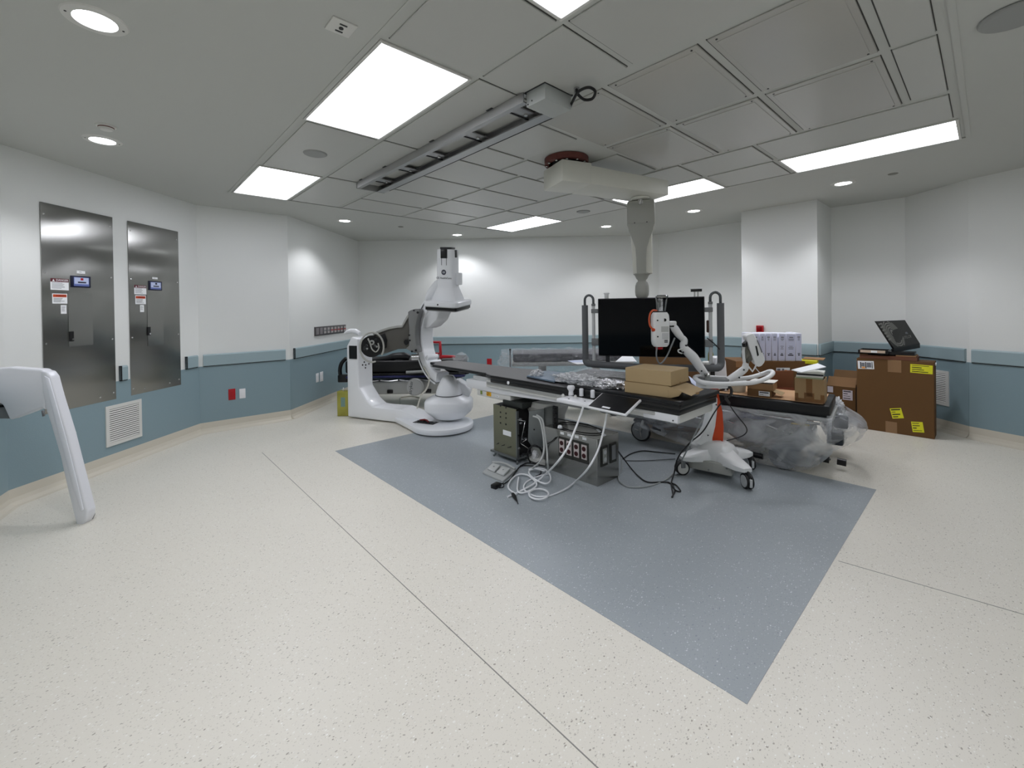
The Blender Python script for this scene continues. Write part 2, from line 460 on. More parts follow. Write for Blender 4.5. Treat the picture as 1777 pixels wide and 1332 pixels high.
dd = (q2 - q1).normalized(); seam(q1, q1 + dd * 7)
q1, q2 = onz(1455, 973, 0), onz(1680, 1038, 0)
dd = (q2 - q1).normalized(); seam(q1, q1 + dd * 2.2)

# ceiling: plaster surround with the metal-tile field let into it
GX0, GX1, GY0, GY1 = 1.035, 5.375, .13, 5.925
mb = MB()
zt = CZ + .12
big = [(-3.2, -3.6), (8.4, -3.6), (8.4, 9.1), (-3.2, 9.1)]
mb.box((-3.2, -3.6, CZ), (GX0, 9.1, zt), CEIL_PAINT); mb.box((GX1, -3.6, CZ), (8.4, 9.1, zt), CEIL_PAINT)
mb.box((GX0, GY1, CZ), (GX1, 9.1, zt), CEIL_PAINT); mb.box((GX0, -3.6, CZ), (GX1, GY0, zt), CEIL_PAINT)
mb.box((GX0, GY0, CZ + .004), (GX1, GY1, zt), CEIL_PAINT)
ceil = tag(mb.build('ceiling'), kind='structure')
# edge angle of the field
mb = MB()
for lo, hi in (((GX0 - .03, GY0, CZ - .004), (GX0, GY1, CZ + .004)), ((GX1, GY0, CZ - .004), (GX1 + .03, GY1, CZ + .004)), ((GX0 - .03, GY1, CZ - .004), (GX1 + .03, GY1 + .03, CZ + .004)), ((GX0 - .03, GY0 - .03, CZ - .004), (GX1 + .03, GY0, CZ + .004))):
    mb.box(lo, hi, CEIL_PAINT)
mb.build('edge_angle', ceil)
def tile(x0, x1, y0, y1, panel=False):
    g = .012
    mb = MB()
    z = CZ + .004
    m = PANEL_PAINT if panel else TILE_PAINT
    x0 += g; x1 -= g; y0 += g; y1 -= g
    mb.box((x0, y0, z - .010), (x1, y1, z), m, bev=.003, seg=1)
    # dark strips painted in for the shadow line of the tile joints
    mb.box((x0 - .001, y1, z - .002), (x1 + .001, y1 + .007, z), JOINT_SHADE)
    mb.box((x0 - .001, y0 - .005, z - .0015), (x1 + .001, y0, z), JOINT_SHADE)
    mb.box((x1, y0, z - .0015), (x1 + .005, y1, z), JOINT_SHADE)
    t = mb.build('access_panel' if panel else 'ceiling_tile', ceil)
    if panel:
        mb = MB()
        mb.box((x0 + .045, y0 + .03, z - .013), (x1 - .045, y1 - .03, z - .009), m, bev=.002, seg=1)
        mb.build('panel_face', t)
        for px in (x0 + .022, x1 - .022):
            for py in (y0 + .04, y1 - .04): MB().cyl((px, py, z - .0125), (px, py, z - .009), .006, .006, BLK, n=8).build('screw', t)
    return t
ROWS_B = [(.155, 1.39), (1.41, 2.06), (2.08, 3.335), (3.35, 4.62), (4.64, 5.9)]
for y0, y1 in ROWS_B: tile(1.655, 2.25, y0, y1)
for y0, y1 in ((1.41, 2.09), (3.37, 4.65)): tile(1.06, 1.63, y0, y1)
XC, XD, XE, XF = (2.29, 3.175), (3.195, 4.13), (4.165, 4.745), (4.765, 5.36)
for xs in (XC, XD):
    for y0, y1 in ((3.335, 3.965), (3.975, 4.61), (4.62, 5.255), (5.265, 5.9)): tile(*xs, y0, y1)
tile(2.29, 3.175, .17, .37); tile(3.195, 4.11, .17, .37)
for xs in ((2.32, 3.175), (3.215, 4.135)):
    for y0, y1 in ((.40, 1.01), (1.04, 1.63), (1.66, 2.27)): tile(*xs, y0, y1, True)
tile(2.29, 2.88, 2.30, 2.91); tile(2.29, 2.88, 2.93, 3.325); tile(2.9, 3.4, 2.93, 3.325); tile(3.42, 4.13, 2.29, 3.325)
for y0, y1 in ((.17, 1.375), (1.395, 2.06), (2.08, 3.345), (3.365, 4.62), (4.64, 5.88)): tile(*XE, y0, y1)
for y0, y1 in ((1.415, 2.06), (3.39, 4.61)): tile(*XF, y0, y1)

# troffers
def troffer(x0, x1, y0, y1, label):
    t = thing('ceiling_light', ((x0 + x1) / 2, (y0 + y1) / 2, CZ), label, 'ceiling light', 'recessed rectangular ceiling lights')
    mb = MB(); w = .018; z0, z1 = CZ - .009, CZ + .003
    for lo, hi in (((x0 - w, y0 - w, z0), (x0, y1 + w, z1)), ((x1, y0 - w, z0), (x1 + w, y1 + w, z1)), ((x0, y0 - w, z0), (x1, y0, z1)), ((x0, y1, z0), (x1, y1 + w, z1))):
        mb.box(lo, hi, WPL2, bev=.002, seg=1)
    mb.build('light_frame', t)
    MB().box((x0, y0, CZ - .002), (x1, y1, CZ + .003), TROFF).build('diffuser', t)
    return t
troffer(1.056, 1.614, 2.132, 3.335, 'largest glowing rectangular ceiling light, to the left of the metal ceiling rail')
troffer(1.056, 1.614, 4.695, 5.895, 'bright ceiling light panel at the far left end of the tiled ceiling')
troffer(1.056, 1.614, .17, 1.385, 'ceiling light panel cut off by the top edge of the photo')
troffer(4.80, 5.36, .172, 1.36, 'long ceiling light panel at the right, above the cardboard boxes')
troffer(4.80, 5.36, 2.11, 3.30, 'ceiling light panel partly hidden behind the white boom arm')
troffer(4.76, 5.35, 4.64, 5.835, 'small looking ceiling light panel nearest the back wall')
# unseen panel added behind the camera to give the room more light
for x0 in (1.056,): troffer(x0, x0 + .56, -2.2, -1.05, 'unseen ceiling light panel added in the part of the room behind the camera')

def downlight(x, y, label, group='round recessed downlights'):
    t = thing('downlight', (x, y, CZ), label, 'downlight', group)
    mb = MB(); mb.lathe([(.078, -.002), (.082, -.008), (.118, -.006), (.124, 0), (.124, .002)], (x, y, CZ), WPL2, n=36)
    mb.build('trim_ring', t)
    MB().lathe([(.0001, -.006), (.05, -.0055), (.078, -.002), (.078, .001)], (x, y, CZ), LENS, n=32).build('lens', t)
    for s in (-1, 1): MB().cyl((x + .1 * s, y + .012 * s, CZ - .009), (x + .1 * s, y + .012 * s, CZ - .005), .005, .005, DPL, n=8).build('clip_screw', t)
    l = bpy.data.lights.new('downlight_beam', 'SPOT'); l.energy = SPOT_W; l.spot_size = math.radians(126); l.spot_blend = .5; l.shadow_soft_size = .06
    l.color = (.95, .95, 1.0)
    lo = bpy.data.objects.new('downlight_beam', l); COL.objects.link(lo); lo.location = (x, y, CZ - .03); child(lo, t)
downlight(-.04, 2.86, 'largest round downlight, nearest the upper left corner of the photo')
downlight(-.04, 4.80, 'round downlight above the two steel wall panels, beside the smoke detector')
downlight(2.67, 6.73, 'round downlight in front of the angled back left wall')
downlight(4.78, 6.72, 'round downlight above the x-ray detector head, by the back wall')
downlight(6.32, 4.47, 'round downlight just left of the hanging white boom column')
downlight(6.33, 2.93, 'round downlight just right of the hanging white boom column')
downlight(6.28, 1.14, 'rightmost round downlight, in front of the white column')
for x, y, lb in ((-.04, .95, 'unseen round downlight added beside the camera, nearest the steel panels'), (-.04, -1.0, 'unseen round downlight added behind the camera on its left'), (2.7, -2.7, 'unseen round downlight added by the near wall behind the camera')): downlight(x, y, lb, 'unseen downlights added behind the camera')  # out-of-view downlights added only for their light

def speaker(x, y, r, label):
    t = thing('ceiling_speaker', (x, y, CZ), label, 'speaker', 'round ceiling speakers')
    MB().lathe([(r * .9, -.010), (r, -.006), (r + .004, 0), (r + .004, .002)], (x, y, CZ - .006), mat('speaker_rim', srgb(150, 152, 150), .5), n=40).build('rim', t)
    MB().lathe([(.0001, -.009), (r * .9, -.010), (r * .9, 0)], (x, y, CZ - .006), mat('speaker_mesh', srgb(118, 121, 120), .7, bump=.4, bscale=260), n=40).build('grille', t)
speaker(1.34, 4.01, .095, 'round grey ceiling speaker between the two left ceiling lights')
speaker(5.06, 3.97, .095, 'small round ceiling speaker beneath the boom arm, before the back ceiling light')
speaker(3.28, -.10, .135, 'large round grey ceiling speaker cut by the upper right corner of the photo')
# smoke detector and flush sprinkler covers
t = thing('smoke_detector', (-.016, 4.41, CZ), 'small white smoke detector beside the downlight over the steel panels', 'smoke detector')
MB().lathe([(.0001, -.035), (.035, -.034), (.045, -.02), (.045, -.014)], (-.016, 4.41, CZ), WPL2, n=28).build('sensor_dome', t)
MB().lathe([(.045, -.014), (.058, -.012), (.06, 0)], (-.016, 4.41, CZ), WPL2, n=28).build('mounting_base', t)
MB().lathe([(.046, -.02), (.047, -.013)], (-.016, 4.41, CZ), mat('sensor_slot', srgb(90, 40, 38), .6), n=28).build('sensor_slot', t)
for (x, y), lb in (((3.58, 6.65), 'flush round sprinkler cover in the ceiling near the back left corner'), ((6.26, .70), 'flush round sprinkler cover in the ceiling right of the rightmost downlight')):
    tag(MB().lathe([(.0001, -.006), (.04, -.006), (.043, -.001), (.046, 0)], (x, y, CZ), mat('cover_plate_grey', srgb(120, 120, 112), .5), n=26).build('sprinkler_cover'), lb, 'sprinkler', 'flush sprinkler covers')
# plate in the ceiling
t = thing('ceiling_outlet', (.851, 2.147, CZ), 'small square white outlet plate in the plaster ceiling', 'outlet')
M = frame((.851, 2.147, CZ), (0, 1, 0))
MB().box((-.06, -.06, -.008), (.06, .06, .002), WPL2, bev=.004, M=M).build('cover_plate', t)
mb = MB()
mb.cyl(M @ Vector((0, 0, -.012)), M @ Vector((0, 0, -.007)), .011, .011, BLK, n=12)
for dy in (-.03, .03): mb.box((dy - .004, -.018, -.011), (dy + .004, .018, -.007), DPL, M=M)
mb.build('socket', t)

# ------------------------------------------------------------------ fixtures on the walls
def wallspace(key_a, key_b):
    a, b = Vector(PTS[key_a]), Vector(PTS[key_b]); d = (b - a).normalized(); n = inward(a, b)
    d3, n3 = Vector((d.x, d.y, 0)), Vector((n.x, n.y, 0)); a3 = Vector((a.x, a.y, 0))
    M = Matrix((d3, Vector((0, 0, 1)), n3)).transposed().to_4x4(); M.translation = a3     # local x along wall, y up, z into the room
    def q(px, py):
        p = onv(px, py, a, b); return ((p - a3).dot(d3), p.z)
    return M, q
def wbox(M, s0, s1, z0, z1, t0, t1, m, name, parent, bev=0):
    return MB().box((min(s0, s1), min(z0, z1), t0), (max(s0, s1), max(z0, z1), t1), m, bev=bev, M=M).build(name, parent)
def lines(M, s0, s1, z0, z1, n, t, m, parent, name='print_lines', h=.35, seed=1):
    R = random.Random(seed); mb = MB(); dz = (z1 - z0) / n
    for k in range(n):
        zz = z1 - (k + .5) * dz; mb.box((s0, zz - dz * h / 2, t), (s0 + (s1 - s0) * R.uniform(.6, 1), zz + dz * h / 2, t + .0004), m, M=M)
    o = mb.build(name, parent); o['kind'] = 'stuff'; return o

M, q = wallspace('L0', 'L1')
SCREEN = mat('lit_screen_blue', srgb(60, 74, 130), .3, emis=srgb(96, 108, 150)[:3], estr=.45)
SCREEN2 = mat('lit_screen_pale', srgb(150, 158, 180), .3, emis=srgb(150, 160, 190)[:3], estr=.45)
BEZEL = mat('navy_bezel', srgb(18, 22, 48), .3)
WARN = mat('orange_print', srgb(196, 76, 36), .5)
DANG = mat('danger_print', srgb(92, 22, 36), .5)
SHEET = [steel_mat('brushed_sheet_a', 2.0), steel_mat('brushed_sheet_b', 7.3)]
def cq(x, y): return q(60 + x / 6.346, 440 + y / 6.346)
def steel_panel(k, s0, s1, scr, strip, dang, warn, small, latch, door, label):
    z0, z1 = .69, 2.56
    c = M @ Vector(((s0 + s1) / 2, z0, .003)); t = thing('isolation_panel', c, label, 'wall panel', 'stainless steel electrical panels')
    wbox(M, s0, s1, z0, z1, .0005, .008, SHEET[k], 'cover_sheet', t, bev=.001)
    (a0, b0), (a1, b1) = cq(*door[:2]), cq(*door[2:])
    d = wbox(M, a0, a1, b1, b0, .007, .011, SHEET[k], 'door', t)
    (a0, b0), (a1, b1) = cq(*latch[:2]), cq(*latch[2:])
    l = wbox(M, a0, a1, b1, b0, .011, .018, BLK, 'latch', d)
    MB().cyl(M @ Vector(((a0 + a1) / 2 + .006, b1 + .018, .018)), M @ Vector(((a0 + a1) / 2 + .006, b1 + .018, .024)), .009, .009, CHROME, n=14).build('key_lock', d)
    (a0, b0), (a1, b1) = cq(*scr[:2]), cq(*scr[2:])
    sc = wbox(M, a0, a1, b1, b0, .007, .016, BEZEL, 'monitor_screen', t, bev=.004)
    w, h = a1 - a0, b0 - b1
    wbox(M, a0 + .12 * w, a1 - .1 * w, b1 + .12 * h, b0 - .12 * h, .016, .0166, SCREEN, 'display_area', sc)
    wbox(M, a0 + .15 * w, a1 - .13 * w, b1 + .30 * h, b0 - .15 * h, .0166, .0171, SCREEN2, 'display_area', sc)
    wbox(M, a0 + .46 * w, a0 + .60 * w, b0 - .38 * h, b0 - .18 * h, .0171, .0176, REDP if k == 0 else BEZEL, 'display_icon', sc)
    wbox(M, a0 + .32 * w, a0 + .74 * w, b1 + .38 * h, b1 + .5 * h, .0171, .0176, BEZEL, 'display_icon', sc)
    (a0, b0), (a1, b1) = cq(*strip[:2]), cq(*strip[2:])
    st = wbox(M, a0, a1, b1, b0, .008, .0092, PAPER, 'name_strip', t)
    lines(M, a0 + .02, a1 - .02, b1 + .008, b0 - .006, 1, .0092, INKG, st)
    (a0, b0), (a1, b1) = cq(*dang[:2]), cq(*dang[2:])
    st = wbox(M, a0, a1, b1, b0, .008, .0088, PAPER, 'danger_label', t); hh = b0 - b1
    wbox(M, a0, a1, b0 - .30 * hh, b0, .0088, .0094, DANG, 'label_header', st)
    text('\u25b2 DANGER' if False else 'DANGER', .25 * hh, M @ Matrix.Translation(((a0 + a1) / 2 + .02, b0 - .15 * hh, .0098)), PAPER, st)
    tri = MB(); tx = a0 + .16 * (a1 - a0); tr = .10 * hh
    tri.prism([M @ Vector((tx - tr, b0 - .25 * hh, .0094)), M @ Vector((tx + tr, b0 - .25 * hh, .0094)), M @ Vector((tx, b0 - .06 * hh, .0094))], M.to_3x3() @ Vector((0, 0, .0005)), PAPER)
    tri.build('warning_triangle', st)
    lines(M, a0 + .01, a1 - .015, b1 + .01, b0 - .34 * hh, 6, .0088, INKG, st, seed=k + 3)
    (a0, b0), (a1, b1) = cq(*warn[:2]), cq(*warn[2:])
    st = wbox(M, a0, a1, b1, b0, .008, .0088, PAPER, 'warning_label', t); hh = b0 - b1
    wbox(M, a0 + .05 * (a1 - a0), a1 - .05 * (a1 - a0), b0 - .36 * hh, b0 - .08 * hh, .0088, .0094, WARN, 'label_header', st)
    text('WARNING', .2 * hh, M @ Matrix.Translation(((a0 + a1) / 2 + .01, b0 - .22 * hh, .0098)), DANG, st)
    lines(M, a0 + .01, a1 - .02, b1 + .01, b0 - .42 * hh, 5, .0088, INK, st, seed=k + 9)
    (a0, b0), (a1, b1) = cq(*small[:2]), cq(*small[2:])
    st = wbox(M, a0, a1, b1, b0, .008, .0088, PAPER, 'inspection_tag', t); lines(M, a0 + .006, a1 - .008, b1 + .02, b0 - .01, 6, .0088, INKG, st, seed=k)
    for f in (.04, .96):
        for z in (z0 + .07, z0 + .62, z0 + 1.25, z1 - .1):
            MB().cyl(M @ Vector((s0 + (s1 - s0) * f, z, .008)), M @ Vector((s0 + (s1 - s0) * f, z, .012)), .009, .006, CHROME, n=10).build('screw', t)
    for f in (.25, .75): MB().cyl(M @ Vector((s0 + (s1 - s0) * f, z0 + .05, .008)), M @ Vector((s0 + (s1 - s0) * f, z0 + .05, .012)), .009, .006, CHROME, n=10).build('screw', t)
steel_panel(0, .28, .945, (385, 238, 605, 378), (455, 185, 547, 223), (163, 268, 367, 404), (183, 437, 352, 550), (278, 566, 343, 661), (365, 857, 415, 963), (355, 430, 635, 1000),
            'left and nearer stainless steel wall panel, above the white louvred grille')
steel_panel(1, 1.115, 1.785, (1243, 297, 1393, 408), (1288, 257, 1347, 283), (1088, 343, 1223, 450), (1100, 458, 1218, 556), (1153, 565, 1198, 642), (1230, 807, 1263, 898), (1228, 455, 1415, 1000),
            'right and farther stainless steel wall panel, between its twin and the room corner')

def grille(M, s0, s1, z0, z1, n, label):
    t = thing('air_grille', M @ Vector(((s0 + s1) / 2, z0, .006)), label, 'air vent', 'white louvred wall grilles')
    f = .035
    mb = MB()
    for lo, hi in (((s0, z0), (s1, z0 + f)), ((s0, z1 - f), (s1, z1)), ((s0, z0 + f), (s0 + f, z1 - f)), ((s1 - f, z0 + f), (s1, z1 - f))):
        mb.box((lo[0], lo[1], .006), (hi[0], hi[1], .017), WPL2, M=M)
    mb.build('grille_frame', t)
    wbox(M, s0 + f, s1 - f, z0 + f, z1 - f, .0062, .0075, DARKGAP, 'duct_opening', t)
    h = (z1 - z0 - 2 * f) / n
    for k in range(n):
        za = z0 + f + k * h
        mb = MB(); mb.prism([M @ Vector((s0 + f, za + .1 * h, .016)), M @ Vector((s0 + f, za + .25 * h, .0175)), M @ Vector((s0 + f, za + .8 * h, .010)), M @ Vector((s0 + f, za + .62 * h, .008))],
                            M.to_3x3() @ Vector((s1 - s0 - 2 * f, 0, 0)), WPL2)
        mb.build('slat', t)
(sa, za), (sb, zb) = q(181, 706), q(244.5, 756)
grille(M, sa, sb, .222, .632, 16, 'white louvred air grille low on the left wall under the steel panels')
M2, q2_ = wallspace('R1', 'R2')
(sb, zz) = q2_(1648, 645)
grille(M2, sb - .42, sb, .31, .73, 16, 'white louvred air grille on the right wall half hidden by the tall carton')

def plate(M, s0, s1, z0, z1, m, name, label, cat, duplex=False, t0=.0062, group=None):
    t = thing(name, M @ Vector(((s0 + s1) / 2, z0, t0)), label, cat, group)
    wbox(M, s0, s1, z0, z1, t0, t0 + .007, m, 'cover_plate', t, bev=.003)
    w = s1 - s0; h = z1 - z0
    if duplex:
        for k in (0, 1):
            c = z0 + h * (.3 + .4 * k); wbox(M, s0 + .25 * w, s1 - .25 * w, c - .14 * h, c + .14 * h, t0 + .007, t0 + .010, WPL if m is not REDP else REDP, 'socket', t, bev=.003)
    else: wbox(M, s0 + .3 * w, s1 - .3 * w, z0 + .25 * h, z1 - .25 * h, t0 + .007, t0 + .009, m, 'insert', t, bev=.002)
    return t
M3, q3 = wallspace('L1', 'L2')
(a0, b0), (a1, b1) = q3(396, 675), q3(408.5, 692.5)
plate(M3, a0, a1, b1, b0, REDP, 'wall_socket', 'red socket plate on the blue wall beside a white one', 'socket', True, group='wall plates')
(a0, b0), (a1, b1) = q3(415, 674.5), q3(426, 690)
plate(M3, a0, a1, b1, b0, WPL, 'wall_plate', 'white blank plate beside the red socket on the blue wall', 'wall plate', group='wall plates')
M4, q4 = wallspace('L2', 'L3')
(a0, b0), (a1, b1) = q4(547.3, 648), q4(552.3, 662)
plate(M4, a0, a1, b1, b0, WPL, 'wall_socket', 'left of two white sockets low on the angled wall by the x-ray stand', 'socket', True, group='wall plates')
(a0, b0), (a1, b1) = q4(554.3, 645.5), q4(559.8, 660.5)
plate(M4, a0, a1, b1, b0, WPL, 'wall_socket', 'right of two white sockets low on the angled wall by the x-ray stand', 'socket', True, group='wall plates')
# multi-outlet strip
(a0, b0), (a1, b1) = q4(545, 567), q4(598.5, 577)
b0, b1 = 1.31, 1.165
t = thing('outlet_strip', M4 @ Vector(((a0 + a1) / 2, b1, 0)), 'long dark outlet strip with nine positions on the white angled wall', 'outlet strip')
wbox(M4, a0, a1, b1, b0, 0, .022, mat('bronze_strip', srgb(74, 70, 72), .45), 'raceway', t, bev=.003)
w = (a1 - a0) / 9
for k in range(9):
    s0 = a0 + w * k + .02
    p = wbox(M4, s0, s0 + w - .035, b1 + .02, b0 - .018, .022, .026, mat('strip_insert', srgb(128, 124, 126), .5) if k < 2 else GPL, 'outlet', t)
    if k >= 2:
        for z in (b1 + .045, b0 - .043): wbox(M4, s0 + .008, s0 + w - .043, z - .016, z + .016, .026, .029, mat('socket_face_pale', srgb(176, 170, 168), .5), 'socket_face', p)
        if 4 <= k: wbox(M4, s0 + .004, s0 + w - .039, (b0 + b1) / 2 - .008, (b0 + b1) / 2 + .008, .026, .030, REDP, 'red_band', p)
M5, q5 = wallspace('L3', 'B2')
(a0, b0), (a1, b1) = q5(845, 622), q5(853.5, 633)
plate(M5, a0, a1, .45, .575, REDP, 'wall_socket', 'red socket plate low on the back wall beyond the patient table', 'socket', True, group='wall plates')
t = thing('alarm_box', (6.98, 2.26, 1.17), 'red square box on the white column, just above the row of binders', 'alarm box')
MB().box((6.935, 2.215, 1.165), (6.98, 2.305, 1.262), REDP, bev=.004).build('housing', t)
MB().box((6.932, 2.228, 1.178), (6.936, 2.292, 1.25), mat('red_lens', srgb(120, 8, 20), .15), bev=.001).build('front_lens', t)

# ------------------------------------------------------------------ ceiling rail with its junction box and hose
t = thing('ceiling_rail', (2.12, 3.3, CZ), 'long aluminium twin-track rail bolted under the ceiling tiles', 'ceiling rail')
ry0, ry1 = 2.02, 4.62
for x0, sgn in ((1.97, 1), (2.285, -1)):
    mb = MB(); w = .042 if sgn > 0 else .085
    prof = [(0, 2.888), (w, 2.888), (w, 2.896), (.010, 2.896), (.010, 2.944), (w * .8, 2.944), (w * .8, 2.952), (0, 2.952)]
    mb.prism([(x0 + sgn * p[0], ry0 - (.06 if sgn < 0 else 0), p[1]) for p in prof], (0, ry1 - ry0 + (.06 if sgn < 0 else 0), 0), ALU)
    mb.build('track_channel', t)
for yy in (2.18, 2.72, 3.28, 3.78, 4.28):
    MB().box((2.0, yy - .045, 2.915), (2.225, yy + .045, 2.925), ALU, bev=.002).build('cross_plate', t)
    MB().box((2.0, yy + .046, 2.91), (2.225, yy + .056, 2.94), BLK).build('plate_stop', t)
    MB().cyl((2.15, yy, 2.903), (2.15, yy, 2.915), .013, .013, STEEL, n=6).build('bolt', t)
MB().box((1.965, ry1 - .01, 2.886), (2.29, ry1 + .004, 2.954), mat('end_plate_grey', srgb(150, 152, 150), .4), bev=.002).build('end_plate', t)
for yy in (2.35, 3.1, 3.95, 4.5): MB().box((1.955, yy - .03, 2.950), (2.0, yy + .03, 2.9605), DPL).build('hanger', t)
MB().tube([(2.293, 2.05, 2.892), (2.293, 4.5, 2.892)], .006, BLK).build('edge_cable', t)
t = thing('junction_box', (2.12, 1.94, CZ), 'pale grey metal junction box at the near end of the ceiling rail', 'junction box')
MB().box((1.995, 1.85, 2.858), (2.245, 2.015, 2.955), mat('junction_grey', srgb(176, 180, 178), .45), bev=.003).build('box_body', t)
MB().box((1.985, 1.842, 2.952), (2.255, 2.02, 2.9595), DPL).build('base_gasket', t)
for p in ((1.9945, 1.965, 2.885), (1.9945, 2.0, 2.872)): MB().cyl((p[0] - .002, p[1], p[2]), (p[0] + .002, p[1], p[2]), .005, .005, BLK, n=8).build('screw', t)
MB().cyl((2.245, 1.87, 2.90), (2.262, 1.87, 2.90), .016, .016, GPL, n=14).build('cable_gland', t)
# black hose loop hanging from a ceiling spigot to the box
hp = [(2.262, 1.87, 2.90), onz(1001, 162.5, 2.90), onz(1012, 154, 2.90), onz(1024, 152, 2.895), onz(1033, 159, 2.89), onz(1028, 171, 2.885), onz(1015, 173, 2.885), onz(1006, 167, 2.89), onz(1001, 160, 2.91), onz(1000.5, 155, 2.93)]
t = thing('black_hose', hp[4], 'short black hose looped from the junction box to the ceiling', 'hose')
MB().tube(hp, .009, RUB, n=10, smoothing=6).build('hose_loop', t)
sp = onz(1000.5, 151, 2.96); sp.z = 2.96
MB().cyl(sp, sp - Vector((0, 0, .035)), .018, .018, mat('clear_ferrule', srgb(150, 150, 150), .3), n=14).build('ceiling_spigot', t)

# ------------------------------------------------------------------ boom with its column
az = math.radians(109.5); be = Vector((math.sin(az), math.cos(az), 0)); bn = Vector((-be.y, be.x, 0)); bc = Vector((3.167, 2.677, 0))
t = thing('ceiling_boom', (bc.x, bc.y, CZ), 'white ceiling boom: boxy swinging arm on a rust red ring with hanging column', 'ceiling boom')
BOOMW = mat('boom_white', srgb(214, 214, 205), .38)
BOOMG = mat('boom_grey', srgb(160, 161, 154), .4)
RING = mat('rust_red_ring', srgb(98, 52, 46), .5, var=.25, vscale=30)
mb = MB()
prof = [(.205, 2.958), (.205, 2.905), (.165, 2.905), (.165, 2.958)]
mb.lathe(prof + [prof[0]], (bc.x, bc.y, 0), RING, n=48); mb.build('flange_ring', t)
for k in range(12):
    a = 2 * PI * k / 12 + .2; c = bc + Vector((math.cos(a), math.sin(a), 0)) * .185
    MB().cyl((c.x, c.y, 2.892), (c.x, c.y, 2.906), .012, .012, STEEL, n=6).build('bolt', t)
MB().cyl((bc.x, bc.y, 2.86), (bc.x, bc.y, 2.96), .13, .13, DPL, n=32).build('bearing_core', t)
FB = frame(bc, be)
MB().box((-.15, -.185, 2.69), (.16, .185, 2.885), BOOMW, bev=.012, M=FB).build('pivot_housing', t)
mb = MB()
mb.prism([FB @ Vector(p) for p in ((.15, -.185, 2.69), (1.06, -.185, 2.665), (1.06, -.185, 2.815), (.15, -.185, 2.862))], bn * .37, BOOMW, bev=.012)
mb.build('swing_arm', t)
cc = bc + be * .86
def lp(x, y, z): return FB @ Vector((.86 + x, y, z))
mb = MB(); mb.lathe([(.0001, -.018), (.085, -.018), (.092, -.01), (.092, 0)], (cc.x, cc.y, 2.668), BOOMW, n=36); mb.build('swivel_plate', t)
MB().cyl((cc.x, cc.y, 2.60), (cc.x, cc.y, 2.66), .028, .028, STEEL, n=18).build('shaft', t)
# column turned to face the display
DL, DR = Vector((3.75, 2.764, 0)), Vector((4.23, 1.865, 0)); dx = (DR - DL).normalized(); dn = Vector((dx.y, -dx.x, 0))
if dn.dot(-DL) < 0: dn = -dn
FC = Matrix((dx, -dn, Vector((0, 0, 1)))).transposed().to_4x4(); cc = cc - dn * .07; FC.translation = (cc.x, cc.y, 0)   # x along the display, -y to the camera
def sil(pts, y0, y1, m, bev=.012, name='part'):
    mb = MB(); mb.prism([FC @ Vector((x, y0, z)) for x, z in pts], FC.to_3x3() @ Vector((0, y1 - y0, 0)), m, bev=bev); return mb.build(name, t)
sil([(-.135, 2.63), (-.12, 2.645), (.12, 2.645), (.135, 2.63), (.137, 2.40), (.12, 2.355), (-.12, 2.355), (-.137, 2.40)], -.085, .085, BOOMG, name='upper_housing')
sil([(-.105, 2.37), (.105, 2.37), (.105, 1.90), (-.085, 1.90)], -.055, .075, BOOMW, name='column_sleeve')
sil([(-.128, 2.41), (.128, 2.41), (.118, 2.33), (.085, 2.25), (.055, 2.16), (.048, 2.05), (.046, 1.895), (-.046, 1.895), (-.048, 2.05), (-.055, 2.16), (-.085, 2.25), (-.118, 2.33)], -.088, -.05, BOOMG, bev=.006, name='front_cover')
for sx in (-.06, .06): MB().cyl(FC @ Vector((sx, -.088, 2.415)), FC @ Vector((sx, -.084, 2.415)), .006, .006, DPL, n=8).build('cover_screw', t)
mb = MB(); mb.lathe([(.082, 1.905), (.085, 1.895), (.07, 1.885), (.055, 1.85), (.042, 1.835), (.042, 1.82)], (cc.x, cc.y, 0), BOOMG, n=28); mb.build('collar', t)
mb = MB(); mb.lathe([(.038, 1.825), (.058, 1.81), (.068, 1.775), (.07, 1.72), (.066, 1.68), (.05, 1.65)], (cc.x, cc.y, 0), BOOMG, n=28); mb.build('swivel_joint', t)
MB().box((-.05, -.02, 1.28), (.05, .03, 1.655), DPL, bev=.008, M=FC).build('mounting_spine', t)

